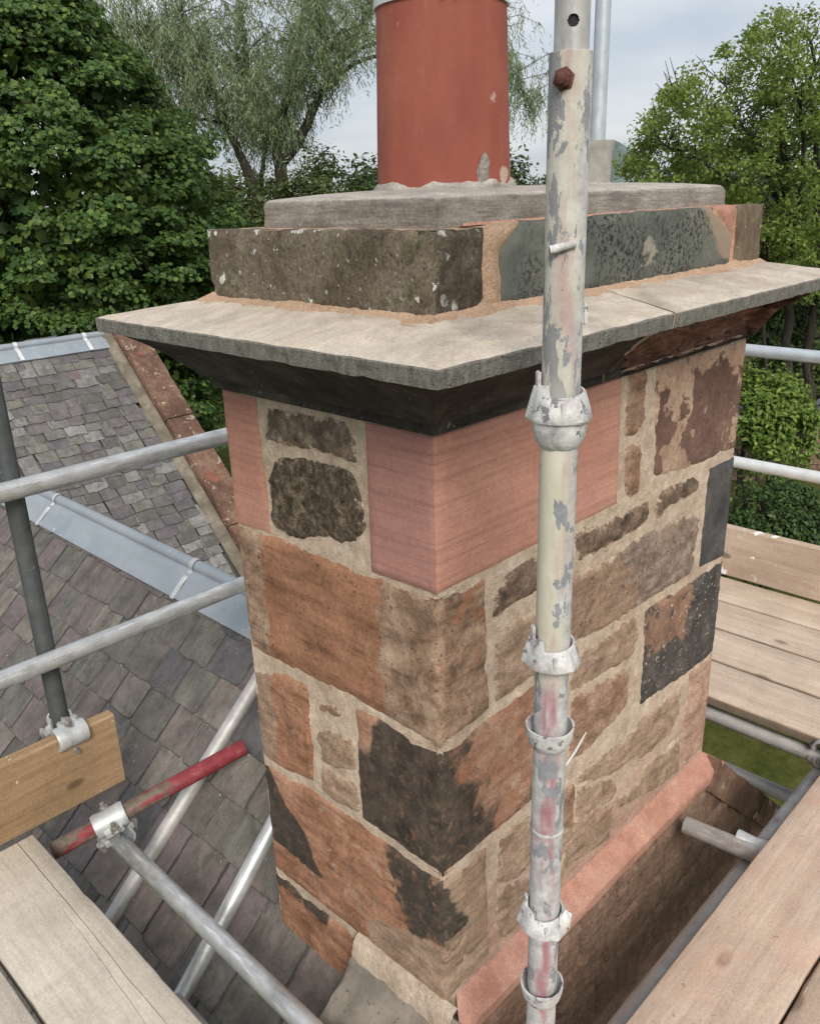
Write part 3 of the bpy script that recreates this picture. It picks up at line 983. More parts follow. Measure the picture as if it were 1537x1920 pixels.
# courses: quoins turn the near corner, rubble fills between
quoins = [
    # key, left polygon, right polygon, left style, right style, material, masks
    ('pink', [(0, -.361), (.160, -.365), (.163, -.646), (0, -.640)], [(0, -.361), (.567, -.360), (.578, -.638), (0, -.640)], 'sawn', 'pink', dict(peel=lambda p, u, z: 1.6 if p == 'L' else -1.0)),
    ('core', [(0, -.653), (.199, -.656), (.461, -.652), (WY, -.660), (WY, -.960), (.374, -.955), (.255, -.948), (.121, -.948), (0, -.955)],
     [(0, -.653), (.135, -.660), (.147, -.941), (0, -.955)], 'tooled', 'core',
     dict(peel=lambda p, u, z: 1.15 * sm(u, .09, .2) * (1 - sm(u, .46, .56)) - .1 if p == 'L' else (.28 if u > .04 else .1))),
    ('black', [(0, -.973), (.133, -.966), (.18, -.962), (.235, -.972), (.237, -1.142), (.234, -1.246), (0, -1.256)],
     [(0, -.973), (.147, -.962), (.295, -.958), (.385, -.961), (.396, -1.253), (.28, -1.250), (0, -1.256)], 'tooled', 'black',
     dict(soot=lambda p, u, z: (1.15 - 1.3 * sm(u + .6 * max(0, z + 1.0), .165, .205) * sm(z, -1.09, -1.03)) if p == 'L' else .78 * (1 - sm(u + .4 * (z + 1.14), .04, .24)) + .15 * (1 - sm(u, .0, .05)) + .42 * sm(u - .9 * (z + 1.1), .27, .4),
          peel=lambda p, u, z: .9 if p == 'L' else .95 * (1 - sm(u, .16, .27)) + .1)),
    ('orange', [(0, -1.272), (.223, -1.264), (.395, -1.259), (WY, -1.280), (WY, -1.600), (.286, -1.598), (.151, -1.597), (0, -1.600)],
     [(0, -1.272), (.139, -1.271), (.144, -1.462), (.146, -1.572), (0, -1.596)], 'tooled', 'orange',
     dict(soot=lambda p, u, z: (1.1 * sm(u - float(np.interp(z, [-1.50, -1.40, -1.36, -1.28], [.385, .43, .505, .555])), -.012, .03) * sm(z - .05 * (u - .5), -1.515, -1.495) + .85 * (1 - sm(u - .35 * (z + 1.43), .075, .16)) * sm(z + u * .35, -1.445, -1.425)) if p == 'L'
          else max(.0, .85 * (1 - sm(u + .5 * (z + 1.35), .012, .06)) * sm(z, -1.44, -1.41) + .12),
          peel=lambda p, u, z: (1.0 * (1 - sm(u, .17, .26)) * (1 - sm(z + .35 * u, -1.45, -1.42)) + .15) if p == 'L' else .95)),
]
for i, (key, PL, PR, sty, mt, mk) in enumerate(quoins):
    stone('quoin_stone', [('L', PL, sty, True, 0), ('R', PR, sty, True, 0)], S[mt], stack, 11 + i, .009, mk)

singles = [
    # plane, polygon, style, material, masks
    ('L', [(WY, -.362), (.474, -.366), (.466, -.648), (WY, -.654)], 'sawn', 'pink', dict(peel=lambda p, u, z: -1.0)),
    ('L', [(.438, -.380), (.317, -.377), (.199, -.371), (.191, -.439), (.304, -.439), (.397, -.438), (.447, -.44)], 'rubble', 'greybrown', None),
    ('L', [(.419, -.483), (.348, -.465), (.248, -.463), (.191, -.467), (.18, -.557), (.214, -.612), (.292, -.606), (.379, -.629), (.451, -.625), (.451, -.528)], 'rubble', 'furry', None),
    ('L', [(WY, -1.025), (.474, -.986), (.386, -.98), (.382, -1.028), (.39, -1.236), (.497, -1.256), (WY, -1.261)], 'tooled', 'orange',
     dict(peel=lambda p, u, z: 1.1 * sm(u, .49, .56))),
    ('L', [(.353, -1.012), (.294, -.991), (.276, -1.015), (.351, -1.028)], 'rubble', 'rubble_red', None),
    ('L', [(.363, -1.08), (.253, -1.057), (.248, -1.128), (.353, -1.163)], 'rubble', 'rubble', None),
    ('L', [(.354, -1.173), (.245, -1.165), (.244, -1.232), (.306, -1.246), (.361, -1.236)], 'rubble', 'rubble', None),
    ('L', [(WY, -1.618), (.287, -1.617), (.26, -1.66), (.26, -1.83), (.358, -1.84), (WY, -1.84)], 'tooled', 'orange',
     dict(soot=lambda p, u, z: .75 * sm(z, -1.67, -1.63) * sm(u, .33, .42))),
    ('R', [(.598, -.358), (.663, -.367), (.673, -.475), (.637, -.498), (.599, -.492)], 'rubble', 'rubble_red', None),
    ('R', [(.595, -.533), (.618, -.517), (.663, -.53), (.667, -.59), (.662, -.637), (.614, -.636)], 'rubble', 'rubble_red', None),
    ('R', [(.705, -.359), (WX, -.362), (WX, -.650), (.983, -.644), (.733, -.626)], 'tooled', 'brownskin',
     dict(peel=lambda p, u, z: .75 - .85 * sm(u + .35 * nz(u, z, 2, 9), .8, .9) * (1 - sm(z, -.44, -.38)) + .55 * sm(u, 1.03, 1.12))),
    ('R', [(1.019, -.671), (WX, -.675), (WX, -.956), (1.015, -.941)], 'sawn', 'slate_grey', None),
    ('R', [(.425, -.674), (.45, -.663), (.544, -.676), (.579, -.674), (.689, -.674), (.72, -.676), (.718, -.72), (.62, -.724), (.549, -.726), (.442, -.728), (.43, -.699)], 'rubble', 'rubble_dark', None),
    ('R', [(.757, -.684), (.783, -.67), (.938, -.674), (.968, -.689), (.955, -.717), (.814, -.714), (.784, -.736), (.752, -.709)], 'rubble', 'rubble_dark', None),
    ('R', [(.393, -.756), (.497, -.765), (.588, -.768), (.661, -.753), (.956, -.773), (.979, -.798), (.974, -.922), (.939, -.939), (.763, -.932), (.605, -.93), (.496, -.92), (.389, -.905), (.371, -.816)], 'rubble', 'rubble_grey',
     dict(peel=lambda p, u, z: 1.05 - 1.1 * sm(u + .6 * (z + .85), .58, .75))),
    ('R', [(.165, -.699), (.196, -.678), (.26, -.666), (.294, -.669), (.323, -.682), (.319, -.73), (.279, -.738), (.16, -.744)], 'rubble', 'rubble_dark', None),
    ('R', [(.167, -.811), (.188, -.799), (.233, -.784), (.284, -.791), (.324, -.816), (.336, -.93), (.282, -.933), (.168, -.932), (.171, -.868)], 'rubble', 'rubble', None),
    ('R', [(.423, -.952), (.556, -.963), (.682, -.954), (.711, -1.008), (.685, -1.061), (.436, -1.039)], 'rubble', 'rubble', None),
    ('R', [(.738, -.960), (WX, -.972), (WX, -1.255), (1.118, -1.262), (.746, -1.234)], 'tooled', 'flecked',
     dict(peel=lambda p, u, z: .72 * (1 - sm(u, .93, 1.03)) * sm(z + .25 * u, -.92, -.86))),
    ('R', [(.438, -1.067), (.6, -1.081), (.666, -1.09), (.683, -1.158), (.674, -1.197), (.613, -1.211), (.488, -1.232), (.44, -1.221)], 'rubble', 'rubble_red', None),
    ('R', [(.713, -1.298), (.768, -1.28), (.967, -1.294), (.966, -1.356), (.941, -1.406), (.806, -1.414), (.723, -1.386), (.629, -1.374), (.487, -1.325), (.48, -1.288)], 'rubble', 'rubble', None),
    ('R', [(.8, -1.448), (.907, -1.464), (.988, -1.456), (1.01, -1.588), (.845, -1.557), (.67, -1.507), (.661, -1.471), (.784, -1.482)], 'rubble', 'rubble', None),
    ('R', [(.479, -1.326), (.63, -1.386), (.653, -1.429), (.637, -1.456), (.494, -1.426), (.476, -1.403)], 'rubble', 'rubble', None),
    ('R', [(.374, -1.268), (.461, -1.304), (.461, -1.422), (.38, -1.409)], 'rubble', 'rubble_red', None),
    ('R', [(.183, -1.282), (.281, -1.286), (.331, -1.307), (.327, -1.399), (.251, -1.432), (.177, -1.394)], 'rubble', 'rubble', None),
    ('R', [(.178, -1.41), (.265, -1.447), (.337, -1.454), (.341, -1.569), (.261, -1.565), (.206, -1.568), (.173, -1.529)], 'rubble', 'rubble', None),
    ('R', [(.379, -1.406), (.467, -1.403), (.468, -1.466), (.382, -1.463)], 'rubble', 'rubble', None),
    ('R', [(.479, -1.408), (.634, -1.46), (.637, -1.583), (.497, -1.548), (.408, -1.532), (.411, -1.517)], 'rubble', 'rubble', None),
    ('R', [(1.016, -1.262), (WX, -1.266), (WX, -1.583), (1.032, -1.580), (1.016, -1.419)], 'tooled', 'tan', None),
]
for i, (pl, P, sty, mt, mk) in enumerate(singles):
    stone('rubble_stone' if sty == 'rubble' else 'facing_stone', [(pl, P, sty, False, 0)], S[mt], stack, 40 + i * 3, .009 if sty == 'rubble' else .011, mk)

# mortar body of the shaft: uneven sheets a few millimetres behind the stone faces
mv, mf = [], []


def sheet(fn, us, zs, flip):
    k0 = len(mv)
    for z in zs:
        for u in us:
            mv.append(fn(u, z))
    n_ = len(us)
    for j in range(len(zs) - 1):
        for i in range(n_ - 1):
            q = (k0 + j * n_ + i, k0 + j * n_ + i + 1, k0 + (j + 1) * n_ + i + 1, k0 + (j + 1) * n_ + i)
            mf.append(q[::-1] if flip else q)


ZS = np.arange(-1.86, -.345, .0095)
mdep = lambda u, z, s_: .0035 + .009 * math.exp(-u / .010) - .0022 * nz(u, z, s_, 22) - .0012 * nz(u, z, s_, 70)
sheet(lambda u, z: (mdep(u, z, 1), u, z), np.arange(.003, WY - .002, .0095), ZS, False)
sheet(lambda u, z: (u, mdep(u, z, 5), z), np.arange(.003, WX - .002, .0095), ZS, True)
sheet(lambda u, z: (WX - .004, u, z), np.linspace(.003, WY - .003, 3), ZS[::6], True)
sheet(lambda u, z: (u, WY - .004, z), np.linspace(.003, WX - .003, 3), ZS[::6], False)
obj('mortar', mv, mf, S['mortar'], stack, sharp=60)


# cornice: mouldings swept round the stack, two stones with a joint on the long face
def sweep(rect, prof, sides, step=.012, disp=None, back=None):
    x0, y0, x1, y1 = rect
    V, F, rows = [], [], []
    for side, t0, t1 in sides:
        L = (y1 - y0) if side in 'LF' else (x1 - x0)
        k_ = max(2, int(L * abs(t1 - t0) / step))
        for i in range(k_ + 1):
            rows.append((side, t0 + (t1 - t0) * i / k_))
    for r_, (side, t) in enumerate(rows):
        for j, (o_, z) in enumerate(prof):
            dz = do = 0.0
            if disp:
                do, dz = disp(side, t, j, o_, z)
            oo = o_ + do
            if side == 'L':
                p = (x0 - oo, y1 + o_ + (y0 - o_ - y1 - o_) * t, z + dz)
                p = (p[0], p[1] + (do if t < .001 else 0) - (do if t > .999 else 0), p[2])
            elif side == 'R':
                p = (x0 - o_ + (x1 + o_ - x0 + o_) * t, y0 - oo, z + dz)
                p = (p[0] - (do if t < .001 else 0) + (do if t > .999 else 0), p[1], p[2])
            elif side == 'F':
                p = (x1 + oo, y0 - o_ + (y1 + o_ - y0 + o_) * t, z + dz)
            else:
                p = (x1 + o_ + (x0 - o_ - x1 - o_) * t, y1 + oo, z + dz)
            V.append(p)
    n_ = len(prof)
    for r_ in range(len(rows) - 1):
        for j in range(n_ - 1):
            a_ = r_ * n_ + j
            F.append((a_, a_ + n_, a_ + n_ + 1, a_ + 1))
    ends = [tuple(range(n_)), tuple(range((len(rows) - 1) * n_, len(rows) * n_))[::-1]]
    return V, F + ends, rows, n_


prof = []


def seg(a_, b2, k_):
    for i in range(k_):
        t = i / k_
        prof.append((a_[0] + (b2[0] - a_[0]) * t, a_[1] + (b2[1] - a_[1]) * t))


seg((-.02, -.176), (.158, -.2085), 14)
seg((.158, -.2085), (.1655, -.2125), 2)
e0 = len(prof)
seg((.1655, -.2125), (.163, -.2375), 4)
seg((.163, -.2375), (.150, -.241), 2)
e1 = len(prof)
for i in range(14):            # hollow under the drip, then the bed mould
    t = i / 14
    prof.append((.150 - .120 * (t ** .85), -.241 - .088 * (t ** 1.25)))
e2 = len(prof)
seg((.029, -.3335), (.0125, -.3375), 2)
seg((.0125, -.3375), (.0105, -.3575), 3)
seg((.0105, -.3575), (-.012, -.359), 2)
prof.append((-.02, -.359))
NP = len(prof)


def side_xy(side, t, o_):
    if side == 'L':
        return -o_, WY + o_ + (-2 * o_ - WY) * t
    if side == 'R':
        return -o_ + (WX + 2 * o_) * t, -o_
    if side == 'F':
        return WX + o_, -o_ + (WY + 2 * o_) * t
    return WX + o_ - (WX + 2 * o_) * t, WY + o_


def spall(side, t, j, o_, z):
    if side not in 'RF' or j < e1 - 1 or j > NP - 4:
        return 0
    x, y = side_xy(side, t, o_)
    tt = (j - e1) / (NP - 4 - e1)
    lim = .40 + .15 * tt + .035 * nz(x, tt, 3, 7)
    s_ = sm(x, lim, lim + .022) if side == 'R' else 1 - sm(y, .1, .3)
    return s_


def cdisp(side, t, j, o_, z):
    x, y = side_xy(side, t, o_)
    do = .0012 * nz(x, y, z, 30)
    dz = 0
    if j < e0:
        dz = .0016 * nz(x, y, z, 14)
    if e0 - 3 <= j <= e0 + 1:      # worn arris
        ch = max(0, nz(x, y, 4, 16) - .2) * .009 + max(0, nz(x, y, 8, 60)) * .0035
        do -= ch
        dz -= ch * .35 if j <= e0 else 0
    elif e0 + 1 < j < e1:
        ch = max(0, nz(x, y, 14, 20) - .2) * .006 + max(0, nz(x, y, 9, 70)) * .002
        do -= ch * .8
        dz += ch * .6
    elif j >= e1 and j <= NP - 3:
        s_ = spall(side, t, j, o_, z)
        if s_ > 0:
            tt = (j - e1) / (NP - 4 - e1)
            rg = nz(x * .9, y, z * 2.2 + x * .5, 13) * .6 + .5 * abs(nz(x * .7, 3, z * 3 - x, 22))
            dip = (.018 + .034 * math.sin(math.pi * min(1, tt * 1.1))) + .026 * rg
            do -= s_ * max(.006, dip)
            dz += s_ * .012 * nz(x, y, 31, 20)
    return do, dz


def cornice(name, sides, label=None):
    V, F, rows, n_ = sweep((0, 0, WX, WY), prof, sides, .0085, cdisp)
    mi = []
    for r_ in range(len(rows) - 1):
        for j in range(n_ - 1):
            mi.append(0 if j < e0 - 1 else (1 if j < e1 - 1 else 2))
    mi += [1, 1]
    pa = [spall(s_, t, j, prof[j][0], prof[j][1]) for s_, t in rows for j in range(n_)]
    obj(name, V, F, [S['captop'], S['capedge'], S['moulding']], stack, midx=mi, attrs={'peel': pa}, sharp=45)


tj = (.452 + .1655) / (WX + .331)
cornice('cornice_stone', [('L', 0, 1), ('R', 0, tj - .003)])
cornice('cornice_stone', [('R', tj + .003, 1), ('F', 0, 1)])
cornice('cornice_stone', [('B', 0.001, .999)])
V, F, rows, n_ = sweep((0, 0, WX, WY), [(p[0] - .003, p[1] - (.0015 if j < e0 else 0)) for j, p in enumerate(prof)], [('R', tj - .006, tj + .006)], .004)
obj('joint_mortar', V, F, S['mortar'], stack)

# blocking course on the cornice, its joints and top bed
lich_top = -.0525
stone('plinth_stone', [('L', [(0, -.0525), (.583, -.0525), (.584, -.150), (.572, -.158), (.572, -.186), (0, -.186)], 'tooled', True, 0),
                       ('R', [(0, -.0525), (.128, -.0535), (.131, -.160), (.114, -.179), (.06, -.186), (0, -.186)], 'tooled', True, 0)], S['lichen'], stack, 201, .009,
      dict(soot=lambda p, u, z: 0.0 if p == 'L' else .62 * sm(u, .004, .014)))  # right face only, shaded by colour so the corner reads
stone('plinth_stone', [('R', [(.227, -.049), (.909, -.0475), (.917, -.059), (1.024, -.111), (1.017, -.184), (.176, -.186), (.172, -.091)], 'tooled', False, .0)], S['greenish'], stack, 207, .010,
      dict(peel=lambda p, u, z: .95 * math.exp(-((u - .64) / .028) ** 2 - ((z + .112) / .02) ** 2) + .45 * math.exp(-((u - .64) / .05) ** 2 - ((z + .15) / .025) ** 2),
           soot=lambda p, u, z: .75 * sm(u + (z + .1) * .8, .84, .95) * (1 - .5 * sm(z, -.15, -.17))))
stone('plinth_stone', [('R', [(1.036, -.049), (1.175, -.049), (1.178, -.186), (1.045, -.186)], 'tooled', False, .0)], S['scraped'], stack, 213, .010)
stone('mortar_patch', [('R', [(.132, -.056), (.225, -.0485), (.209, -.062), (.170, -.091), (.173, -.188), (.11, -.188), (.131, -.166)], 'tooled', False, -.0015)], S['fillet'], stack, 217, .009)
stone('mortar_patch', [('R', [(.911, -.047), (1.034, -.0485), (1.043, -.186), (1.018, -.186), (1.026, -.112)], 'tooled', False, -.0015)], S['pinkmortar'], stack, 219, .009)
V, F = [], []
m = MB()
m.rings([[(.006, .006, -.19), (1.174, .006, -.19), (1.174, .579, -.19), (.006, .579, -.19)],
         [(.006, .006, -.0535), (1.174, .006, -.0535), (1.174, .579, -.0535), (.006, .579, -.0535)]], cap1=True)
m.build('plinth_bed', S['fillet'], stack, smooth=False)
# sloped mortar fillets where the courses step back
fp = [(.024, -.1855), (.016, -.183), (.009, -.1795), (.003, -.175), (-.004, -.170)]
V, F, rows, n_ = sweep((0, 0, 1.178, .584), fp, [('L', 0, 1), ('R', 0, 1), ('F', 0, 1)], .009,
                       lambda s_, t, j, o_, z: ((.012 * nz(*side_xy(s_, t, 0), 2, 8) + .004 * nz(*side_xy(s_, t, 0), 5, 40)) * (1 - j / 4), (.006 * nz(*side_xy(s_, t, 0), 3, 11) + .003 * nz(*side_xy(s_, t, 0), j, 55)) * (j > 0)))
obj('mortar_fillet', V, F, S['fillet'], stack, sharp=80)
# cement flaunching with rounded top edges, and the pink smear along its foot
FR = (.097, .068, 1.103, .520)
fprof = [(.002, -.056), (.001, -.045), (0, -.03), (-.0005, -.016), (-.003, -.0085), (-.008, -.0045), (-.016, -.0028), (-.04, .0), (-.075, .0035), (-.12, .0065), (-.17, .0085), (-.225, .009)]
V, F, rows, n_ = sweep(FR, fprof, [('L', 0, 1), ('R', 0, 1), ('F', 0, 1), ('B', 0, 1)], .012,
                       lambda s_, t, j, o_, z: (.0028 * nz(*side_xy(s_, t, 0), z * 4, 9) + .001 * nz(*side_xy(s_, t, 0), z * 3, 40), .0015 * nz(*side_xy(s_, t, o_), 1, 12) * (j > 3)))
obj('flaunching', V, F[:-2], S['concrete'], stack, sharp=60)
V, F, rows, n_ = sweep(FR, [(.016, -.0515), (.012, -.047), (.006, -.042), (-.002, -.039)], [('R', .05, .98)], .01,
                       lambda s_, t, j, o_, z: (.006 * nz(t * 9, 1, 1, 3) * (j < 3), -.012 + .014 * (nz(t * 5, 2, 3, 2) + max(0, t - .6)) if j > 1 else 0))
obj('mortar_fillet', V, F, S['pinkmortar'], stack, sharp=80)

# splayed base course in pink mortar
V, F, rows, n_ = sweep((0, 0, WX, WY), [(-.012, -1.592), (.0, -1.600), (.012, -1.611), (.028, -1.6225), (.042, -1.632), (.047, -1.637), (.0485, -1.65), (.0475, -1.664), (.030, -1.668), (-.01, -1.668)],
                       [('R', .03, 1), ('F', 0, .6)], .011, lambda s_, t, j, o_, z: (.0025 * nz(*side_xy(s_, t, o_), j * .1, 9) * (0 < j < 8), .003 * nz(*side_xy(s_, t, o_), 2, 16) * (j < 4)))
obj('splayed_base', V, F, S['pinkmortar'], stack, sharp=40)

# ------------------------------------------------------------------ chimney pots
pot = thing('chimney_pot', (.362, .293, .008), 'large round red terracotta chimney pot with a steel band near its top', 'chimney pot')
PX, PY = .362, .293
m = MB()
hs = np.concatenate([np.linspace(0, .30, 40), np.linspace(.31, .36, 5)])
prf = [(.1285 - .0105 * (h_ / .34), .002 + h_) for h_ in hs] + [(.126, .372), (.127, .392), (.119, .398), (.103, .396), (.1, .36), (.1, .2)]
m.lathe((PX, PY, 0), prf, segs=72, fn=lambda i, r_, h_, a: (r_ * (1 + .006 * nz(math.cos(a), math.sin(a), h_ * 3, 1.5)), h_))
pk = []
for v in m.v:
    d1 = math.hypot((v[0] - PX + .07) * .7 + (v[1] - PY + .1) * -.7, 0)
    lx = (v[0] - PX) * .704 - (v[1] - PY) * .71     # sideways on the visible face
    pk.append(1.0 * math.exp(-((lx - .108) / .012) ** 2 - ((v[2] - .028) / .018) ** 2) + .62 * math.exp(-((lx - .085) / .01) ** 2 - ((v[2] - .155) / .02) ** 2)
              + .55 * math.exp(-((lx + .03) / .02) ** 2 - ((v[2] - .045) / .006) ** 2))
m.build('body', S['terracotta'], pot, attrs={'peel': pk}, sharp=40)
m = MB()
m.lathe((PX, PY, 0), [(.1195, .313), (.1225, .313), (.1225, .342), (.1195, .342)], segs=64, close=True)
band = m.build('clamp_band', S['galv_white'], pot)
ang = math.radians(-132)
c0 = Vector((PX + .125 * math.cos(ang), PY + .125 * math.sin(ang), .327))
tq = Vector((-math.sin(ang), math.cos(ang), 0))
m = MB()
m.box(c0 - tq * .012, (.012, .006, .03), Matrix.Rotation(ang, 4, 'Z'), .001)
m.box(c0 + tq * .012, (.012, .006, .03), Matrix.Rotation(ang, 4, 'Z'), .001)
m.cyl(c0 - tq * .025, c0 + tq * .03, .0035, segs=10)
m.lathe(c0 + tq * .02, [(.0075, 0), (.0075, .006)], tq, 6, cap0=True, cap1=True)
m.build('clamp_bolt', S['boltsteel'], pot)
m = MB()
m.lathe((PX, PY, 0), [(.148, -.003), (.141, .006), (.134, .013), (.1275, .018), (.122, .02)], segs=64,
        fn=lambda i, r_, h_, a: (r_ + .007 * nz(math.cos(a) * 2, math.sin(a) * 2, 1, 1.6) + .003 * nz(math.cos(a) * 9, math.sin(a) * 9, i * .3, 1), h_ + .006 * nz(math.cos(a) * 3, math.sin(a) * 3, 4, 1.3) * (i > 1)))
m.build('bedding_mortar', S['concrete'], pot)
m = MB()                       # lump of mortar over an old hole at the foot
ang = math.radians(-104)
c0 = Vector((PX + .127 * math.cos(ang), PY + .127 * math.sin(ang), .034))
ico = bmesh.new()
bmesh.ops.create_icosphere(ico, subdivisions=3, radius=1)
nrm_ = Vector((math.cos(ang), math.sin(ang), 0))
tq = Vector((-math.sin(ang), math.cos(ang), 0))
vv = []
for v in ico.verts:
    k_ = 1 + .35 * nz(v.co.x, v.co.y, v.co.z, 2.2)
    vv.append(c0 + nrm_ * v.co.x * .007 * k_ + tq * (v.co.y * .0125 * k_ + .004 * v.co.z) + Vector((0, 0, v.co.z * .03 * k_)))
ico.verts.index_update()
m.add(vv, [[x.index for x in q.verts] for q in ico.faces])
ico.free()
m.build('mortar_lump', S['concrete'], pot)

pot2 = thing('chimney_pot', (.868, .293, .008), 'small grey cylindrical pot half hidden behind the paint-flaked scaffold pole', 'chimney pot')
m = MB()
m.lathe((.868, .293, 0), [(.05, -.002), (.0495, .03), (.051, .075), (.0545, .084), (.0555, .094), (.0545, .1), (.046, .1), (.044, .07), (.043, .0)], segs=40)
m.build('body', S['greyclay'], pot2)
m = MB()
m.lathe((.868, .293, 0), [(.066, -.002), (.058, .006), (.05, .011)], segs=40, fn=lambda i, r_, h_, a: (r_ + .005 * nz(math.cos(a) * 3, math.sin(a) * 3, 1, 1.5), h_))
m.build('bedding_mortar', S['concrete'], pot2)

# ------------------------------------------------------------------ front standard of the scaffold
PXY = Vector((-.075, -.289))
B0 = -1.6
pole = thing('scaffold_pole', (PXY.x, PXY.y, B0), 'upright scaffold pole with flaking cream paint and cup joints in front of the stack', 'scaffold pole',)
TR = .02415


def pole_part(name, prof_, mat, segs=40, close=False, fn=None, parent=None, **k):
    m = MB()
    m.lathe((PXY.x, PXY.y, 0), prof_, segs=segs, close=close, fn=fn)
    o = obj(name, m.v, m.f, mat, pole if parent is None else parent, **k)
    return o


pole_part('tube', [(TR, -7.2), (TR, -1.7)] + [(TR, z) for z in np.linspace(-1.6, .1385, 30)] + [(TR - .0004, .139), (.0205, .139), (.0205, .05)], S['polepaint'])
# upper tube standing in its sleeve, with a drilled hole
m = MB()
r1, hz_, hr, ha = .0192, .167, .0062, None
toeye = (EYE.xy - PXY).normalized()
ha = math.atan2(toeye.y, toeye.x) + .06
nseg, V, F = 120, [], []
zsr = [.06, .11, .14, .155] + list(np.linspace(.159, .175, 27)) + [.185, .22, .5, 1.4]
for z in zsr:
    for j in range(nseg):
        a = ha + 2 * math.pi * (j + .5) / nseg
        V.append((PXY.x + r1 * math.cos(a), PXY.y + r1 * math.sin(a), z))
for i in range(len(zsr) - 1):
    for j in range(nseg):
        zc = (zsr[i] + zsr[i + 1]) / 2
        da = ((j + 1) % nseg) - 0
        off = (j + 1 if j < nseg / 2 else j + 1 - nseg) * 2 * math.pi / nseg * r1
        if math.hypot(off, zc - hz_) < hr:
            continue
        F.append((i * nseg + j, i * nseg + (j + 1) % nseg, (i + 1) * nseg + (j + 1) % nseg, (i + 1) * nseg + j))
spig = obj('upper_tube', V, F, S['galv_old'], pole)
m = MB()
m.lathe((PXY.x, PXY.y, 0), [(.0165, .06), (.0165, 1.4)], segs=32)
m.build('bore', S['black_gap'], pole)  # black lining stands in for the shade inside the tube
# hexagon bolt through the sleeve
fa = math.atan2(toeye.y, toeye.x) - .30
fd = Vector((math.cos(fa), math.sin(fa), 0))
pc = Vector((PXY.x, PXY.y, .111))
m = MB()
m.lathe(pc + fd * .0235, [(.0125, 0), (.0125, .002), (.0098, .0025), (.0098, .009), (.008, .0102)], fd, 6, cap1=True)
m.lathe(pc + fd * .0235, [(.006, .009), (.006, .0125), (.0045, .0135)], fd, 14, cap1=True)
m.build('bolt', S['rust'], pole)
# locking stub on the left and a small lug on the right
fa = math.atan2(toeye.y, toeye.x) - .55
fd = Vector((math.cos(fa), math.sin(fa), .0)).normalized()
tt_ = Vector((SD.x, SD.y, .22)).normalized()
pc = Vector((PXY.x, PXY.y, -.062)) + Vector((toeye.x, toeye.y, 0)) * .0265
m = MB()
m.cyl(pc - tt_ * .018, pc + tt_ * .012, .0052, .0045, 14)
m.build('locking_pin', S['cuppaint'], pole)
m = MB()
m.box(Vector((PXY.x, PXY.y, -.143)) + SD * .0265, (.006, .008, .026), Matrix.Rotation(math.atan2(SD.y, SD.x), 4, 'Z'), .002)
m.build('lug', S['cuppaint'], pole)


def bottom_cup(z):
    pole_part('lower_cup', [(TR, z - .036), (.0268, z - .034), (.0312, z - .026), (.0342, z - .013), (.0352, z - .003), (.0355, z), (.0325, z), (.032, z - .006), (.0305, z - .016), (.0265, z - .022), (TR - .001, z - .023)],
              S['cuppaint'], 44, fn=lambda i, r_, h_, a: (r_ + .0007 * nz(math.cos(a) * 2, math.sin(a) * 2, h_ * 40, 2), h_ + .0008 * nz(math.cos(a), math.sin(a), 3, 2)))


def top_cup(z, turn, tab=True, h=.034):
    """sliding upper cup: a heavy ring whose top edge climbs like a screw, with lugs round it"""
    def f(i, r_, h_, a):
        t = ((a + turn) % (2 * math.pi)) / (2 * math.pi)
        rise = .016 * t
        if i in (4, 5, 6, 7):
            h_ = h_ + rise - (.0 if t > .03 else .0)
        lug = max(0, math.cos(3 * (a + turn * .7)))
        lug = lug ** 10 * .0042
        return r_ + (lug if i in (2, 3) else lug * .6 if i in (1, 4) else 0), h_
    pr = [(.0275, z - h * .45), (.0388, z - h * .47), (.0400, z - h * .38), (.0366, z + h * .0), (.0315, z + h * .28), (.0300, z + h * .33), (.0278, z + h * .33), (.0268, z + h * .25), (.0262, z - h * .2)]
    c = pole_part('upper_cup', pr, S['cuppaint'], 60, close=True, fn=f)
    a = -turn + .02
    p = Vector((PXY.x + .0293 * math.cos(a), PXY.y + .0293 * math.sin(a), z + .024))
    m = MB()
    m.box(p, (.0045, .011, .04), Matrix.Rotation(a, 4, 'Z'), .0015)
    m.build('wedge_tab', S['cuppaint'], pole)
    a = math.atan2(toeye.y, toeye.x) + .12
    p = Vector((PXY.x + .0378 * math.cos(a), PXY.y + .0378 * math.sin(a), z - .002))
    m = MB()
    m.box(p, (.0035, .0055, h * .72), Matrix.Rotation(a, 4, 'Z'), .0012)
    m.build('stop_rib', S['cuppaint'], pole)


a_eye = math.atan2(toeye.y, toeye.x)
for z in (-.272, -.728, -1.232):
    bottom_cup(z)
top_cup(-.2535, -(a_eye - 1.25) % 6.283, h=.038)
top_cup(-.606, -(a_eye - 1.2) % 6.283, h=.034)
top_cup(-1.088, -(a_eye - 1.4) % 6.283, h=.034)
pole_part('weld_ring', [(TR + .0005, -.916), (TR + .0016, -.914), (TR + .0016, -.911), (TR + .0005, -.909)], S['cuppaint'], 40)
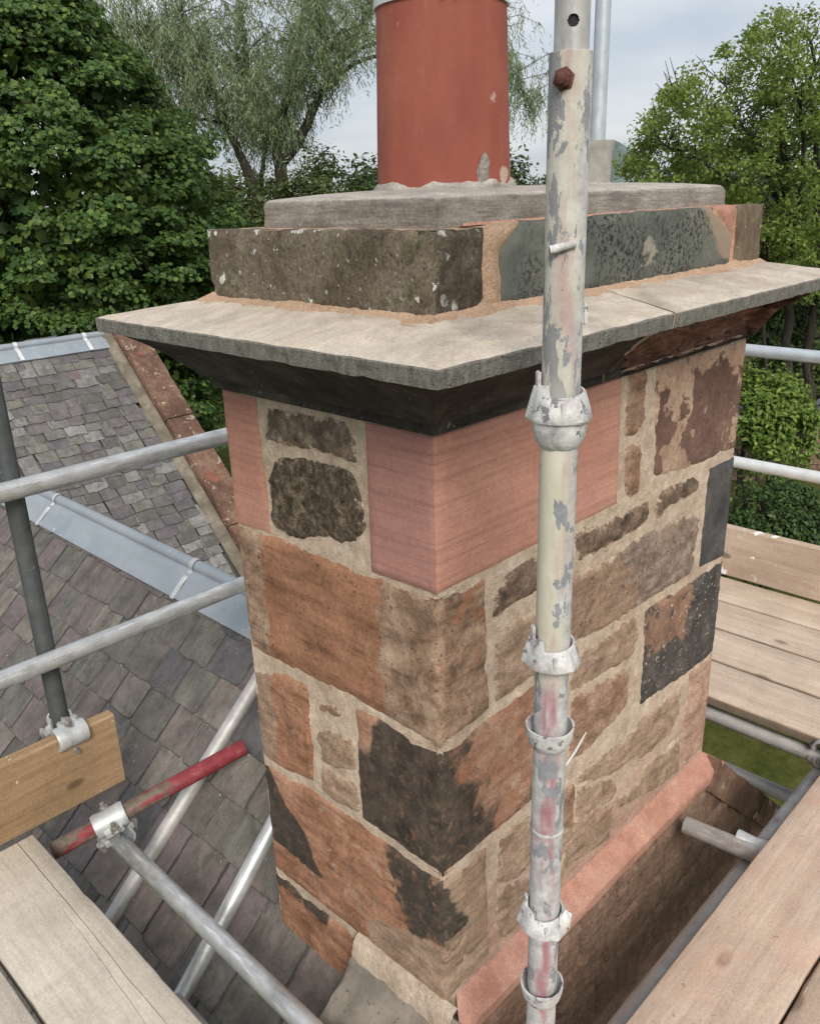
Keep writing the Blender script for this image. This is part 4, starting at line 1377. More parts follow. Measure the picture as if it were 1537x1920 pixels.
# ragged splash of render on the lowest upper cup
m = MB()
for q in range(3):
    ico = bmesh.new()
    bmesh.ops.create_icosphere(ico, subdivisions=2, radius=1)
    ico.verts.index_update()
    a = a_eye + 1.0 + .35 * q
    cc = Vector((PXY.x + .036 * math.cos(a), PXY.y + .036 * math.sin(a), -1.088 + .012 - .011 * q))
    m.add([cc + Vector((v.co.x * .0075, v.co.y * .0075, v.co.z * .017)) * (1 + .5 * nz(v.co.x + q, v.co.y, v.co.z, 1.8)) for v in ico.verts], [[x.index for x in k_.verts] for k_ in ico.faces])
    ico.free()
m.build('render_splash', S['white'], pole)
tie = MB()
p0 = Vector((PXY.x, PXY.y, -.80)) + SD * .026 + Vector((0, 0, 0))
tie.limb([p0, p0 + Vector((SD.x * .012, SD.y * .012, .022)), p0 + Vector((SD.x * .02, SD.y * .02, .04)), p0 + Vector((SD.x * .027, SD.y * .027, .056))], [.0018, .0017, .0015, .0008], 6)
tag(tie.build('cable_tie', S['white'], base=p0), 'thin white plastic tie sticking up from the flaking scaffold pole', 'cable tie')


# ------------------------------------------------------------------ loose scaffold tubes
def tube(name, p0, p1, mat, label, cat='scaffold tube', group=None, r_=.02415, segs=28):
    p0, p1 = Vector(p0), Vector(p1)
    L = (p1 - p0).length
    m = MB()
    zs = np.linspace(0, L, max(2, int(L / .25)))
    pr = [(r_ - .0038, .12), (r_ - .0036, .0), (r_ - .0006, 0), (r_, .0008)] + [(r_, z) for z in zs[1:-1]] + [(r_, L - .0008), (r_ - .0006, L), (r_ - .0036, L), (r_ - .0038, L - .12)]
    m.lathe((0, 0, 0), pr, segs=segs)
    me_o = obj(name, m.v, m.f, S[mat], sharp=40)
    me_o.location = p0
    me_o.rotation_mode = 'QUATERNION'
    me_o.rotation_quaternion = (p1 - p0).to_track_quat('Z', 'Y')
    return tag(me_o, label, cat, group)


T = 'scaffold tubes around the stack'
tube('guard_rail', (-1.9, 1.172, -.643), (2.35, 1.172, -.643), 'galv', 'upper of two galvanised guard rails crossing left of the stack', 'guard rail', 'guard rails')
tube('guard_rail', (-1.9, 1.172, -1.119), (2.35, 1.172, -1.119), 'galv', 'lower of two galvanised guard rails crossing left of the stack', 'guard rail', 'guard rails')
tube('guard_rail', (2.385, 1.4, -.622), (2.385, -1.3, -.622), 'galv_blue', 'upper bluish guard rail right of the stack, against the trees', 'guard rail', 'guard rails')
tube('guard_rail', (2.385, 1.4, -1.085), (2.385, -1.3, -1.085), 'galv_white', 'pale lower guard rail right of the stack, above the splashed toe board', 'guard rail', 'guard rails')
tube('scaffold_post', (-.222, 1.222, -1.50), (-.222, 1.222, .6), 'galv_dark', 'dark upright post at the far left behind the rails', 'scaffold post')
tube('scaffold_post', (1.618, .752, -7.4), (1.618, .752, 1.9), 'galv_blue', 'thin bluish upright tube rising behind the small grey pot', 'scaffold post')
tube('transom_tube', (-.34, 1.144, -1.660), (.202, .989, -1.537), 'redpaint', 'short transom tube with worn red paint, its end pointing at the stack', 'scaffold tube', T)
tube('ledger_tube', (-.187, 1.08, -1.682), (-.187, -1.4, -1.682), 'galv', 'bright galvanised ledger tube beside the left boards', 'scaffold tube', T)
tube('ledger_tube', (-.315, .60, -1.80), (-.285, -1.4, -1.80), 'galv_old', 'dull ledger tube tucked low under the edge of the left boards', 'scaffold tube', T)
tube('raker_tube', (.50, 1.120, -1.309), (-.42, 1.117, -2.138), 'galv_old', 'dull raking tube lying on the slates, under the red tube', 'scaffold tube', T)
tube('raker_tube', (.40, .782, -1.402), (-.5, .717, -2.207), 'galv', 'shiny raking tube on the slates nearest the stack foot', 'scaffold tube', T)
tube('ledger_tube', (-.9, -.257, -1.693), (1.52, -.257, -1.693), 'galv_old', 'scuffed grey ledger tube along the edge of the right boards', 'scaffold tube', T)
tube('ledger_tube', (1.452, .9, -1.662), (1.452, -1.6, -1.662), 'galv_old', 'grey tube under the front edge of the far boards', 'scaffold tube', T)
tube('transom_tube', (.885, -.086, -1.645), (.975, -.9, -1.645), 'galv_old', 'stub of dusty tube poking out from under the right boards', 'scaffold tube', T)
tube('ledger_tube', (1.612, .5, -1.972), (1.612, -1.4, -1.972), 'galv_white', 'pale tube low above the lawn, beyond the sloping coping', 'scaffold tube', T)


# ------------------------------------------------------------------ couplers
def coupler(name, p, ax, bx, label, scale=1.0, mats=('cast', 'boltsteel'), side=1, arc=(0.25, 1.75), group='scaffold couplers'):
    """right-angle coupler: a saddle on each of two crossing tubes, flanges, swing bolts and nuts"""
    p, ax, bx = Vector(p), Vector(ax).normalized(), Vector(bx).normalized()
    nx = ax.cross(bx).normalized() * side
    t = thing(name, p, label, 'coupler', group)
    pa, pb = p, p - nx * .0495 * scale
    for tubep, d, s_ in ((pa, ax, 1), (pb, bx, -1)):
        m = MB()
        w_ = .04 * scale
        up = nx * s_
        q = d.cross(up)
        rs = []
        for h_, ro in ((-w_, .0305), (-w_ * .82, .0325), (-w_ * .4, .0312), (w_ * .4, .0312), (w_ * .82, .0325), (w_, .0305)):
            ring = []
            n_ = 22
            for i in range(n_ + 1):
                a = math.pi * (arc[0] - .5) + math.pi * (arc[1] - arc[0]) * i / n_ - math.pi * .5
                a = -math.pi * .62 + math.pi * 1.24 * i / n_ + math.pi / 2
                ring.append(tubep + d * h_ + (q * math.cos(a) + up * math.sin(a)) * ro * scale)
            for i in range(n_, -1, -1):
                a = -math.pi * .62 + math.pi * 1.24 * i / n_ + math.pi / 2
                ring.append(tubep + d * h_ + (q * math.cos(a) + up * math.sin(a)) * .0247 * scale)
            rs.append(ring)
        m.rings(rs, cap0=True, cap1=True)
        # rib and flange ears
        for e in (-1, 1):
            ep = tubep + q * e * .034 * scale - up * .008 * scale
            M = Matrix((d, q, up)).transposed().to_4x4()
            m.box(ep, (.046 * scale, .014 * scale, .02 * scale), M, .003)
        m.build('saddle', S[mats[0]], t, sharp=45)
        for e in (-1, 1):
            bp = tubep + q * e * .043 * scale + d * .004 * e - up * .02 * scale
            m = MB()
            m.cyl(bp, bp + up * .045 * scale, .0055 * scale, segs=10)
            m.lathe(bp + up * .018 * scale, [(.0125 * scale, 0), (.0125 * scale, .003 * scale)], up, 16, cap0=True, cap1=True)
            m.lathe(bp + up * .021 * scale, [(.0105 * scale, 0), (.0105 * scale, .011 * scale)], up, 6, cap0=True, cap1=True)
            m.build('bolt', S[mats[1]], t, sharp=30)
    return t


coupler('scaffold_coupler', (-.187, 1.100, -1.626), (.464, -.133, .105), (0, 1, 0), 'silver cast coupler joining the red tube to the left ledger', 1.12)
coupler('scaffold_coupler', (-.222, 1.1725, -1.356), (1, 0, 0), (0, 0, 1), 'silver coupler on top of the tan toe board at the dark post', 1.05, side=1)
coupler('scaffold_coupler', (1.452, -.255, -1.662), (0, 1, 0), (1, 0, 0), 'dull coupler where two grey tubes meet at the corner of the far boards', 1.0, ('galv_old', 'boltsteel'))
# sheet-metal clip holding the stub to the ledger
clip = thing('board_clip', (.94, -.262, -1.62), 'thin silver metal clip bent over the dusty tube stub', 'clip')
m = MB()
dx = Vector((.11, -.994, 0))
qx = Vector((.994, .11, 0))
rs = []
for h_, wd in ((-.03, .35), (-.026, .8), (-.015, 1.05), (0, 1.15), (.018, 1.15), (.034, 1.0), (.05, .7), (.058, .3)):
    ring = []
    for i in range(15):
        a = math.pi * (.5 + (i / 14 - .5) * 1.25 * wd)
        ring.append(Vector((.925, -.245, -1.645)) + dx * h_ + (qx * math.cos(a) + Vector((0, 0, 1)) * math.sin(a)) * (.0265 + .004 * abs(h_ - .014) / .04))
    rs.append(ring)
m.rings(rs, wrap=False)
k_ = len(m.v)
m.build('strip', S['cast'], clip)
m = MB()
m.box(Vector((.925, -.245, -1.6455)) + qx * .0305 - Vector((0, 0, .008)), (.004, .03, .03), Matrix.Rotation(math.atan2(qx.y, qx.x), 4, 'Z'), .001)
m.build('tongue', S['cast'], clip)


# ------------------------------------------------------------------ scaffold boards
def board(name, p0, p1, width, label, mat, cat='scaffold board', thick=.038, upright=False, group=None, seed=0, tilt=0.0, cracks=()):
    """p0-p1: middle of the top face (or of the inner bottom edge when upright)"""
    p0, p1 = Vector(p0), Vector(p1)
    d = (p1 - p0).normalized()
    L = (p1 - p0).length
    up = Vector((0, 0, 1))
    q = d.cross(up).normalized()
    hw, e = width / 2, .0045
    if not upright:
        pr = [(-hw, -thick + e), (-hw, -e), (-hw + e * .4, -e * .4), (-hw + e, 0), (-hw * .5, 0), (0, 0), (hw * .5, 0), (hw - e, 0), (hw - e * .4, -e * .4), (hw, -e), (hw, -thick + e), (hw - e, -thick), (-hw + e, -thick)]
    else:
        pr = [(-thick / 2, e), (-thick / 2, width - e), (-thick / 2 + e, width), (thick / 2 - e, width), (thick / 2, width - e), (thick / 2, e), (thick / 2 - e, 0), (-thick / 2 + e, 0)]
    if cracks:          # open shakes: narrow V grooves that wander along the grain
        pr = None
    n_ = max(8, int(L / (.02 if cracks else .04)))
    m = MB()
    rs = []
    for i in range(n_ + 1):
        x = L * i / n_
        ring = []
        prr = pr
        if cracks:
            mid = []
            for g in cracks:
                gx = float(np.interp(x, [q_[0] for q_ in g], [q_[1] for q_ in g])) + .0012 * nz(x, 3, seed, 14)
                wdt = float(np.interp(x, [q_[0] for q_ in g], [q_[2] for q_ in g]))
                mid += [(gx - wdt, 0), (gx, -.010 * min(1, wdt / .001)), (gx + wdt, 0)]
            mid.sort()
            prr = [(-hw, -thick + e), (-hw, -e), (-hw + e * .4, -e * .4), (-hw + e, 0)] + mid + [(hw - e, 0), (hw - e * .4, -e * .4), (hw, -e), (hw, -thick + e), (hw - e, -thick), (-hw + e, -thick)]
        for a, b2 in prr:
            w_ = .0022 * nz(x * .9, a * 3 + seed, b2 * 3, 1.2, 2)
            ch = .0045 * max(0, nz(x, a + seed * 3.1, b2, 9) - .15) if abs(abs(a) - hw) < e * 1.2 else 0
            ring.append((x, a + .0012 * nz(x * 2, seed, 1) - math.copysign(ch, a), b2 + w_ + .002 * nz(x * .6, seed, 4)))
        rs.append(ring)
    m.rings(rs, cap0=True, cap1=True)
    o = obj(name, m.v, m.f, S[mat], sharp=35)
    M = Matrix((d, q, up)).transposed().to_4x4()
    M = Matrix.Translation(p0) @ M @ Matrix.Rotation(tilt, 4, 'X')
    o.matrix_world = M
    return tag(o, label, cat, group)


ZB = -1.58
LB = 'boards of the left platform'
board('scaffold_board', (-.487, -2.2, ZB), (-.487, 1.148, ZB), .222, 'grey weathered board on the left, nearest the ledger and split by a long crack', 'board_left', group=LB, seed=3,
      cracks=(((0, .05, .0004), (2.6, .059, .0007), (2.744, .059, .0009), (2.952, .064, .0009), (3.083, .066, .0011), (3.348, .068, .0016)),
              ((0, .02, .0002), (2.55, .026, .0005), (2.7, .034, .0006), (2.95, .046, .0005), (3.2, .05, .0), (3.348, .05, .0))))
board('scaffold_board', (-.722, -2.2, ZB + .004), (-.722, 1.148, ZB - .002), .224, 'paler dusty board in the bottom left corner', 'board_left', group=LB, seed=9)
RB = 'boards of the right platform'
board('scaffold_board', (-.6, -.4125, ZB), (2.25, -.4125, ZB), .224, 'wide mortar-dusted board at lower right with two pink smears', 'board_dusty', group=RB, seed=21)
board('scaffold_board', (-.6, -.643, ZB), (2.25, -.643, ZB + .003), .224, 'dusty board in the bottom right corner', 'board_dusty', group=RB, seed=27)
FB = 'boards of the far platform'
xs = [(1.537, 'front one of the four pale boards right of the stack, grain swirled', 31), (1.766, 'second pale board from the front, right of the stack', 35),
      (1.998, 'third pale board from the front, right of the stack', 39), (2.222, 'rearmost pale board, against the splashed toe board', 45)]
for x, lb, sd in xs:
    board('scaffold_board', (x, 1.5, ZB + .001 * (sd % 3)), (x, -1.5, ZB), .213, lb, 'board_pale', group=FB, seed=sd)
board('toe_board', (-.9, 1.180, ZB + .004), (-.098, 1.180, ZB + .004), .228, 'tan brown toe board standing on edge at the left boards', 'toe_tan', 'toe board', upright=True, seed=51)
board('toe_board', (2.352, 1.5, ZB + .004), (2.352, -1.5, ZB + .004), .222, 'toe board splashed with white paint at the far right', 'toe_white', 'toe board', upright=True, seed=57)

# ------------------------------------------------------------------ near roof
TH = R(42)
CT, ST = math.cos(TH), math.sin(TH)
AX, AZ = .553, -1.80 + .553 * math.tan(TH)


def roofpt(s_, y, h_=0.0):
    """s_ metres down the near slope from the ridge, h_ above it"""
    return Vector((AX - s_ * CT - h_ * ST, y, AZ - s_ * ST + h_ * CT))


roof = thing('slate_roof', roofpt(0, 1.9), 'roof slope of large weathered slates running up to the stack, with a bright lead ridge', 'roof')
m = MB()
y0, y1 = .27, 5.2
m.add([roofpt(0, y0, -.02), roofpt(3.2, y0, -.02), roofpt(3.2, y1, -.02), roofpt(0, y1, -.02)], [(0, 1, 2, 3)])
m.add([roofpt(0, .6, -.02), Vector((AX + 2.4, .6, AZ - 2.4 * math.tan(TH) - .02)), Vector((AX + 2.4, 5.2, AZ - 2.4 * math.tan(TH) - .02)), roofpt(0, 5.2, -.02)], [(3, 2, 1, 0)])
m.build('roof_deck', S['deck'], roof, smooth=False)


def slate_mesh(w_, L, th, seed, ragged=.004):
    """one slate: lower edge at the origin, running up +Y, face +Z; worn outline and lower corners"""
    rs = random.Random(seed)
    ol = []
    c1, c2 = rs.uniform(.003, .012), rs.uniform(.003, .014)
    if rs.random() < .2:
        c1 *= 1.8
    hw = w_ / 2
    pts = [(-hw, L), (-hw, L * .5), (-hw, c1), (-hw + c1 * .5, c1 * .3), (-hw + c1, 0), (-hw * .3, 0), (hw * .3, 0), (hw - c2, 0), (hw - c2 * .4, c2 * .35), (hw, c2), (hw, L * .5), (hw, L)]
    pts = [(x + rs.uniform(-1, 1) * ragged * .6, y + (rs.uniform(-1, 1) * ragged if y < L * .9 else 0)) for x, y in pts]
    n_ = len(pts)
    V, F, ed = [], [], []
    for k_, (ins, z, e_) in enumerate(((0, 0, 0), (0, th * .9, 0), (.0012, th, .15), (.013, th + .0005, 1))):
        for x, y in pts:
            V.append((x * (1 - ins / hw), y + (ins if y < L * .3 else 0), z + rs.uniform(-1, 1) * .0008 * (k_ > 0)))
            ed.append(e_)
    for k_ in range(3):
        for i in range(n_):
            j = (i + 1) % n_
            F.append((k_ * n_ + i, k_ * n_ + j, (k_ + 1) * n_ + j, (k_ + 1) * n_ + i))
    b2 = 3 * n_
    F += [(b2 + 0, b2 + 1, b2 + 10, b2 + 11), (b2 + 1, b2 + 2, b2 + 9, b2 + 10), tuple(b2 + i for i in (2, 3, 4, 5, 6, 7, 8, 9))]
    me = bpy.data.meshes.new('slate')
    me.from_pydata(V, [], F)
    me.attributes.new('ed', 'FLOAT', 'POINT').data.foreach_set('value', np.array(ed, np.float32))
    me.update()
    return me


rng = random.Random(5)
protos = []
for i in range(14):
    w_ = .135 + .0055 * i
    me = slate_mesh(w_, .36, .011, 100 + i, .003)
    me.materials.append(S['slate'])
    protos.append((w_, me))
edges_s = [.15, .285, .43, .567, .708, .855, 1.008, 1.168, 1.335, 1.51, 1.69, 1.88]
Q0 = Matrix((Vector((0, -1, 0)), Vector((CT, 0, ST)), Vector((-ST, 0, CT)))).transposed()   # slate x, up-slope, face
shorts = {}
for ci, s_ in enumerate(edges_s):
    if s_ <= .42:
        shorts[ci] = []
        for i in range(14):
            me = slate_mesh(.135 + .0055 * i, s_ - .02, .011, 700 + i + ci * 20, .003)
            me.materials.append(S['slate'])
            shorts[ci].append((.135 + .0055 * i, me))
ns = 0
for ci, s_ in enumerate(edges_s):
    big = min(1, max(0, (s_ - .4) / .6))
    y = .05 + rng.uniform(0, .12)
    ymax = 3.75 if s_ < 1.2 else 2.3
    while y < ymax:
        lo_, hi_ = (4, 11) if big > .5 else (1, 9)
        w_, me = (protos if s_ > .42 else shorts[ci])[rng.randint(lo_, hi_)]
        yc = y + w_ / 2
        y += w_ + rng.uniform(.002, .0055)
        xx = AX - s_ * CT
        if xx > -.06 and yc - w_ / 2 < WY - .005:      # the stack stands here
            continue
        if yc < .27:
            continue
        p = roofpt(s_ + rng.uniform(-.006, .006), yc, .0085 + rng.uniform(-.001, .002))
        rot = Q0.to_quaternion() @ Matrix.Rotation(-.021 + rng.uniform(-.006, .004), 3, 'X').to_quaternion() @ Matrix.Rotation(rng.uniform(-.012, .012), 3, 'Z').to_quaternion() @ Matrix.Rotation(rng.uniform(-.008, .008), 3, 'Y').to_quaternion()
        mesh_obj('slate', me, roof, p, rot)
        ns += 1
# lead ridge: roll over the apex with an apron each side
LR = .0235
RC = Vector((AX, 0, AZ + .020))
prof_l = []
prof_l.append(roofpt(.133, 0, .024))
prof_l.append(roofpt(.132, 0, .030))
for t in np.linspace(.12, .035, 6):
    prof_l.append(roofpt(t, 0, .030 + .002 * math.sin(t * 60)))
for a in np.linspace(R(205), R(-25), 13):
    prof_l.append(RC + Vector((math.cos(a), 0, math.sin(a))) * LR)
prof_l.append(Vector((AX + .03, 0, AZ - .012)))
prof_l.append(Vector((AX + .12, 0, AZ - .12 * math.tan(TH) + .02)))
m = MB()
rs = []
for y in np.arange(.592, 4.6, .05):
    ring = []
    for i, p in enumerate(prof_l):
        wv = .0022 * nz(y * 1.6, i * .21, 2, 3) + (.003 * nz(y * 2, 1, 9, 2) if i < 3 else 0)
        ring.append(Vector((p.x - wv * ST, y, p.z + wv * CT)))
    rs.append(ring)
m.rings(rs, wrap=False)
lead = m.build('ridge_flashing', S['lead'], roof, sharp=60)
for yc in (.62, 1.742, 2.905, 4.05):
    m = MB()
    rs = []
    for e in (-.011, -.011, .011, .011):
        pass
    path = [roofpt(.139, 0, .028), roofpt(.137, 0, .035)] + [roofpt(t, 0, .0345) for t in (.115, .085, .05)]
    for a in np.linspace(R(200), R(-20), 9):
        path.append(RC + Vector((math.cos(a), 0, math.sin(a))) * (LR + .0045))
    V, F = [], []
    for p in path:
        for e in (-.0115, .0115):
            V.append(Vector((p.x, yc + e + (p.x - AX) * .06, p.z)))
    nn = len(path)
    inner = [(v - (RC - v).normalized() * -.0035) if i >= 10 else v - Vector((-ST, 0, CT)) * .0035 for i, v in enumerate(V)]
    VV = V + inner
    for i in range(nn - 1):
        a_ = 2 * i
        F.append((a_, a_ + 1, a_ + 3, a_ + 2))
        F.append((a_, a_ + 2, a_ + 2 + 2 * nn, a_ + 2 * nn))
        F.append((a_ + 1, a_ + 1 + 2 * nn, a_ + 3 + 2 * nn, a_ + 3))
    F.append((0, 2 * nn, 2 * nn + 1, 1))
    obj('strap', VV, F, S['cast'], lead, sharp=50)

# ------------------------------------------------------------------ gable wall under the stack, with its sloping copings
gable = thing('gable_wall', (.58, -.05, GZ), 'dark rubble gable wall below the stack, in the gap beside the right boards', 'wall')
YG = -.046


def gtop(x):
    return -1.70 if -.02 <= x <= 1.18 else -1.70 - (abs(x - .58) - .6) * math.tan(TH)


rg = random.Random(12)
z = -1.672
row = 0
while z > -2.75:
    hgt = rg.uniform(.10, .16)
    x = -.75 + rg.uniform(0, .2)
    while x < 2.3:
        w_ = rg.uniform(.16, .36)
        xa, xb = x + .005, x + w_ - .005
        za, zb = z - .004, z - hgt + .006
        top = min(gtop(xa + .02), gtop(xb - .02)) - .05 if (xa < -.02 or xb > 1.17) else za
        za2 = min(za, top)
        if za2 - zb > .04:
            j = lambda: rg.uniform(-.012, .012)
            poly = [(xa + j(), zb + j()), ((xa + xb) / 2, zb + j()), (xb + j(), zb + j()), (xb + j(), za2 + j() * .6), ((xa + xb) / 2, za2 + j() * .6), (xa + j(), za2 + j() * .6)]
            stone('stone', [('R', poly, 'rubble', False, -YG + .006)], S['wallstone'], gable, 300 + row * 20 + int(x * 10), .014)
        x += w_
    z -= hgt
    row += 1
m = MB()
m.add([(-.8, YG + .002, -3.6), (2.6, YG + .002, -3.6), (2.6, YG + .002, -3.0), (1.19, YG + .002, -1.74), (1.17, YG + .002, -1.66), (0.0, YG + .002, -1.66), (-.03, YG + .002, -1.72), (-.8, YG + .002, -2.42)], [tuple(range(8))])
m.add([(1.17, YG, -1.66), (1.17, .24, -1.66), (2.6, .24, -3.0), (2.6, YG, -3.0)], [(0, 1, 2, 3)])
m.add([(-3, YG + .004, -7.5), (4.2, YG + .004, -7.5), (4.2, YG + .004, -3.55), (-3, YG + .004, -3.55)], [(0, 1, 2, 3)])
m.build('core', S['wallstone'], gable, smooth=False)


def slab(name, c, d, q, L, wd, th, mat, parent, seed, label=None):
    """rough stone slab; c its lower-middle edge of the top face, d along, q across"""
    d, q = Vector(d).normalized(), Vector(q).normalized()
    up = d.cross(q).normalized()
    if up.z < 0:
        up = -up
    m = MB()
    pr = []
    for a, b2 in ((-.5, -1), (-.5, -.5), (-.5, -.08), (-.48, 0)):
        pr.append((a * wd, b2 * th))
    for a in np.linspace(-.44, .44, 10):
        pr.append((a * wd, .0))
    for a, b2 in ((.48, 0), (.5, -.08), (.5, -.5), (.5, -1)):
        pr.append((a * wd, b2 * th))
    rs = []
    for x in np.linspace(0, L, max(6, int(L / .02))):
        ring = []
        for a, b2 in pr:
            p = Vector(c) + d * x + q * a + up * b2
            k_ = .004 * nz(p.x, p.y + seed, p.z, 9) + .002 * nz(p.x, p.y, p.z + seed, 40)
            e = -.006 * max(0, nz(p.x + seed, p.y, p.z, 26)) if abs(a) > wd * .46 and b2 > -th * .2 else 0
            ring.append(p + up * (k_ + e) + q * (k_ * .7 + math.copysign(1, a) * e))
        rs.append(ring)
    m.rings(rs, cap0=True, cap1=True)
    return m.build(name, S[mat], parent, sharp=45)


# left slope coping: starts against the stack foot
slab('coping_stone', (.0, .118, -1.617), (-CT, 0, -ST), (0, 1, 0), .62, .31, .13, 'skew', gable, 3)
slab('coping_stone', (-.47, .118, -2.04), (-CT, 0, -ST), (0, 1, 0), .7, .31, .13, 'skew', gable, 5)
slab('coping_stone', (1.168, .09, -1.607), (CT, 0, -ST), (0, 1, 0), .56, .29, .10, 'coping', gable, 8)
slab('coping_stone', (1.59, .09, -1.988), (CT, 0, -ST), (0, 1, 0), .7, .29, .10, 'coping', gable, 9)
m = MB()                       # lime fillet on the top of the left coping against the stack
rs = []
for y in np.linspace(-.03, .268, 24):
    k_ = .006 * nz(y, 2, 2, 22)
    rs.append([Vector((.004, y, -1.585 + k_)), Vector((-.008, y, -1.589 + k_)), Vector((-.018 - k_, y, -1.602)), Vector((-.024 - k_, y, -1.622)), Vector((-.027 - k_, y, -1.65))])
m.rings(rs, wrap=False)
m.build('mortar_fillet', S['mortar'], gable)

# ------------------------------------------------------------------ far wing: small slates, lead ridge, raised coping
wing = thing('house_wing', (2.0, 7.6, GZ), 'farther house wing with small patchy slates and a lead ridge under the trees', 'house wing')
T2 = R(45)
C2, S2 = math.cos(T2), math.sin(T2)
RY, RZ = 7.62, -1.30


def farpt(s_, x, h_=0.0):
    return Vector((x, RY - s_ * C2 - h_ * S2, RZ - s_ * S2 + h_ * C2))


m = MB()
m.add([farpt(0, -2.5, -.03), farpt(4.2, -2.5, -.03), farpt(4.2, 3.5, -.03), farpt(0, 3.5, -.03)], [(0, 3, 2, 1)])
m.add([farpt(0, -2.5, -.03), Vector((-2.5, RY + 3, RZ - 3)), Vector((3.5, RY + 3, RZ - 3)), farpt(0, 3.5, -.03)], [(0, 1, 2, 3)])
m.build('roof_deck', S['deck'], wing, smooth=False)
m = MB()
m.add([(3.5, RY - 3, RZ - 3.1), (3.5, RY, RZ - .1), (3.5, RY + 3, RZ - 3.1), (3.5, RY + 3, GZ), (3.5, RY - 3, GZ)], [(0, 1, 2, 3, 4)])
m.add([(-2.5, RY - 3, RZ - 3.1), (-2.5, RY, RZ - .1), (-2.5, RY + 3, RZ - 3.1), (-2.5, RY + 3, GZ), (-2.5, RY - 3, GZ)], [(4, 3, 2, 1, 0)])
m.add([(-2.5, RY - 2.9, GZ), (3.5, RY - 2.9, GZ), (3.5, RY - 2.9, RZ - 2.95), (-2.5, RY - 2.9, RZ - 2.95)], [(0, 1, 2, 3)])
m.add([(-2.5, RY + 2.9, GZ), (3.5, RY + 2.9, GZ), (3.5, RY + 2.9, RZ - 2.95), (-2.5, RY + 2.9, RZ - 2.95)], [(3, 2, 1, 0)])
m.build('wall', S['wallstone'], wing, smooth=False)
fp_ = []
for i in range(12):
    w_ = .115 + .0095 * i
    me = slate_mesh(w_, .24, .014, 400 + i, .009)
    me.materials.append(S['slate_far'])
    fp_.append((w_, me))
Q1 = Matrix((Vector((1, 0, 0)), Vector((0, C2, S2)), Vector((0, -S2, C2)))).transposed()
s_ = .16
rng = random.Random(8)
nf = 0
while s_ < 3.5:
    x = 3.17 - rng.uniform(0, .06)
    xmin = 1.35 + max(0, (s_ - .2)) * .42
    while x > xmin:
        w_, me = fp_[rng.randint(1, 11)]
        xc = x - w_ / 2
        x -= w_ + rng.uniform(.006, .016)
        p = farpt(s_ + rng.uniform(-.012, .012), xc, .012 + rng.uniform(-.002, .005))
        rot = Q1.to_quaternion() @ Matrix.Rotation(-.05 + rng.uniform(-.015, .01), 3, 'X').to_quaternion() @ Matrix.Rotation(rng.uniform(-.05, .05), 3, 'Z').to_quaternion() @ Matrix.Rotation(rng.uniform(-.02, .02), 3, 'Y').to_quaternion()
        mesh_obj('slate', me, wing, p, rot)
        nf += 1
    s_ += .1 + .012 * min(1, s_ / 3)
m = MB()
rs = []
pl_ = [farpt(.17, 0, .03), farpt(.168, 0, .046), farpt(.06, 0, .044)] + [Vector((0, RY + math.cos(a) * .035, RZ + .035 + math.sin(a) * .035)) for a in np.linspace(R(215), R(-35), 11)] + [Vector((0, RY + .06, RZ - .05)), Vector((0, RY + .15, RZ - .13))]
for x in np.arange(-2.5, 3.30, .08):
    rs.append([Vector((x, p.y, p.z + .003 * nz(x * 3, i, 2))) for i, p in enumerate(pl_)])
m.rings(rs, wrap=False)
fl = m.build('ridge_flashing', S['lead'], wing, sharp=60)
for x in (-1.0, .1, 1.0, 2.28, 2.98):
    m = MB()
    rs = []
    for e in (-.02, .02):
        rs.append([Vector((x + e, p.y - .004, p.z + .006)) for p in pl_[1:-2]])
    m.rings(rs, wrap=False)
    obj('strap', m.v, m.f, S['galv_white'], fl)
# raised coping along the right verge, in three stones, and its mortar upstand
sd_ = 0.0
for i, L in enumerate((1.25, 1.3, 1.5)):
    c = farpt(sd_ - .06, 3.43, .13)
    slab('coping_stone', c, (0, -C2, -S2), (1, 0, 0), L - .012, .31, .14, 'coping', wing, 20 + i)
    sd_ += L
m = MB()
rs = []
for s2 in np.arange(-.05, 4.1, .06):
    w2 = .012 * nz(s2, 1, 7, 5)
    rs.append([farpt(s2, 3.155 + w2, .022), farpt(s2, 3.17 + w2, .04), farpt(s2, 3.24, .075 + w2), farpt(s2, 3.262, .07), farpt(s2, 3.266, .0)])
m.rings(rs, wrap=False)
m.build('verge_fillet', S['limefillet'], wing)

# ------------------------------------------------------------------ vegetation
SH = {
    'maple': [(0, -.5, 0), (.5, -.14, -.1), (.26, .06, -.02), (.4, .36, -.1), (0, .56, -.08), (-.4, .36, -.1), (-.26, .06, -.02), (-.5, -.14, -.1)],
    'oval': [(0, -.5, -.05), (.22, -.2, .03), (.2, .15, .03), (0, .52, -.08), (-.2, .15, .03), (-.22, -.2, .03)],
    'lance': [(0, -.5, -.06), (.085, -.05, .02), (0, .5, -.08), (-.085, -.05, .02)],
    'spray': [(0, -.5, 0), (.3, .0, -.05), (.16, .1, 0), (.26, .4, -.1), (0, .3, 0), (-.2, .5, -.1), (-.14, .1, 0), (-.34, .05, -.05)],
}


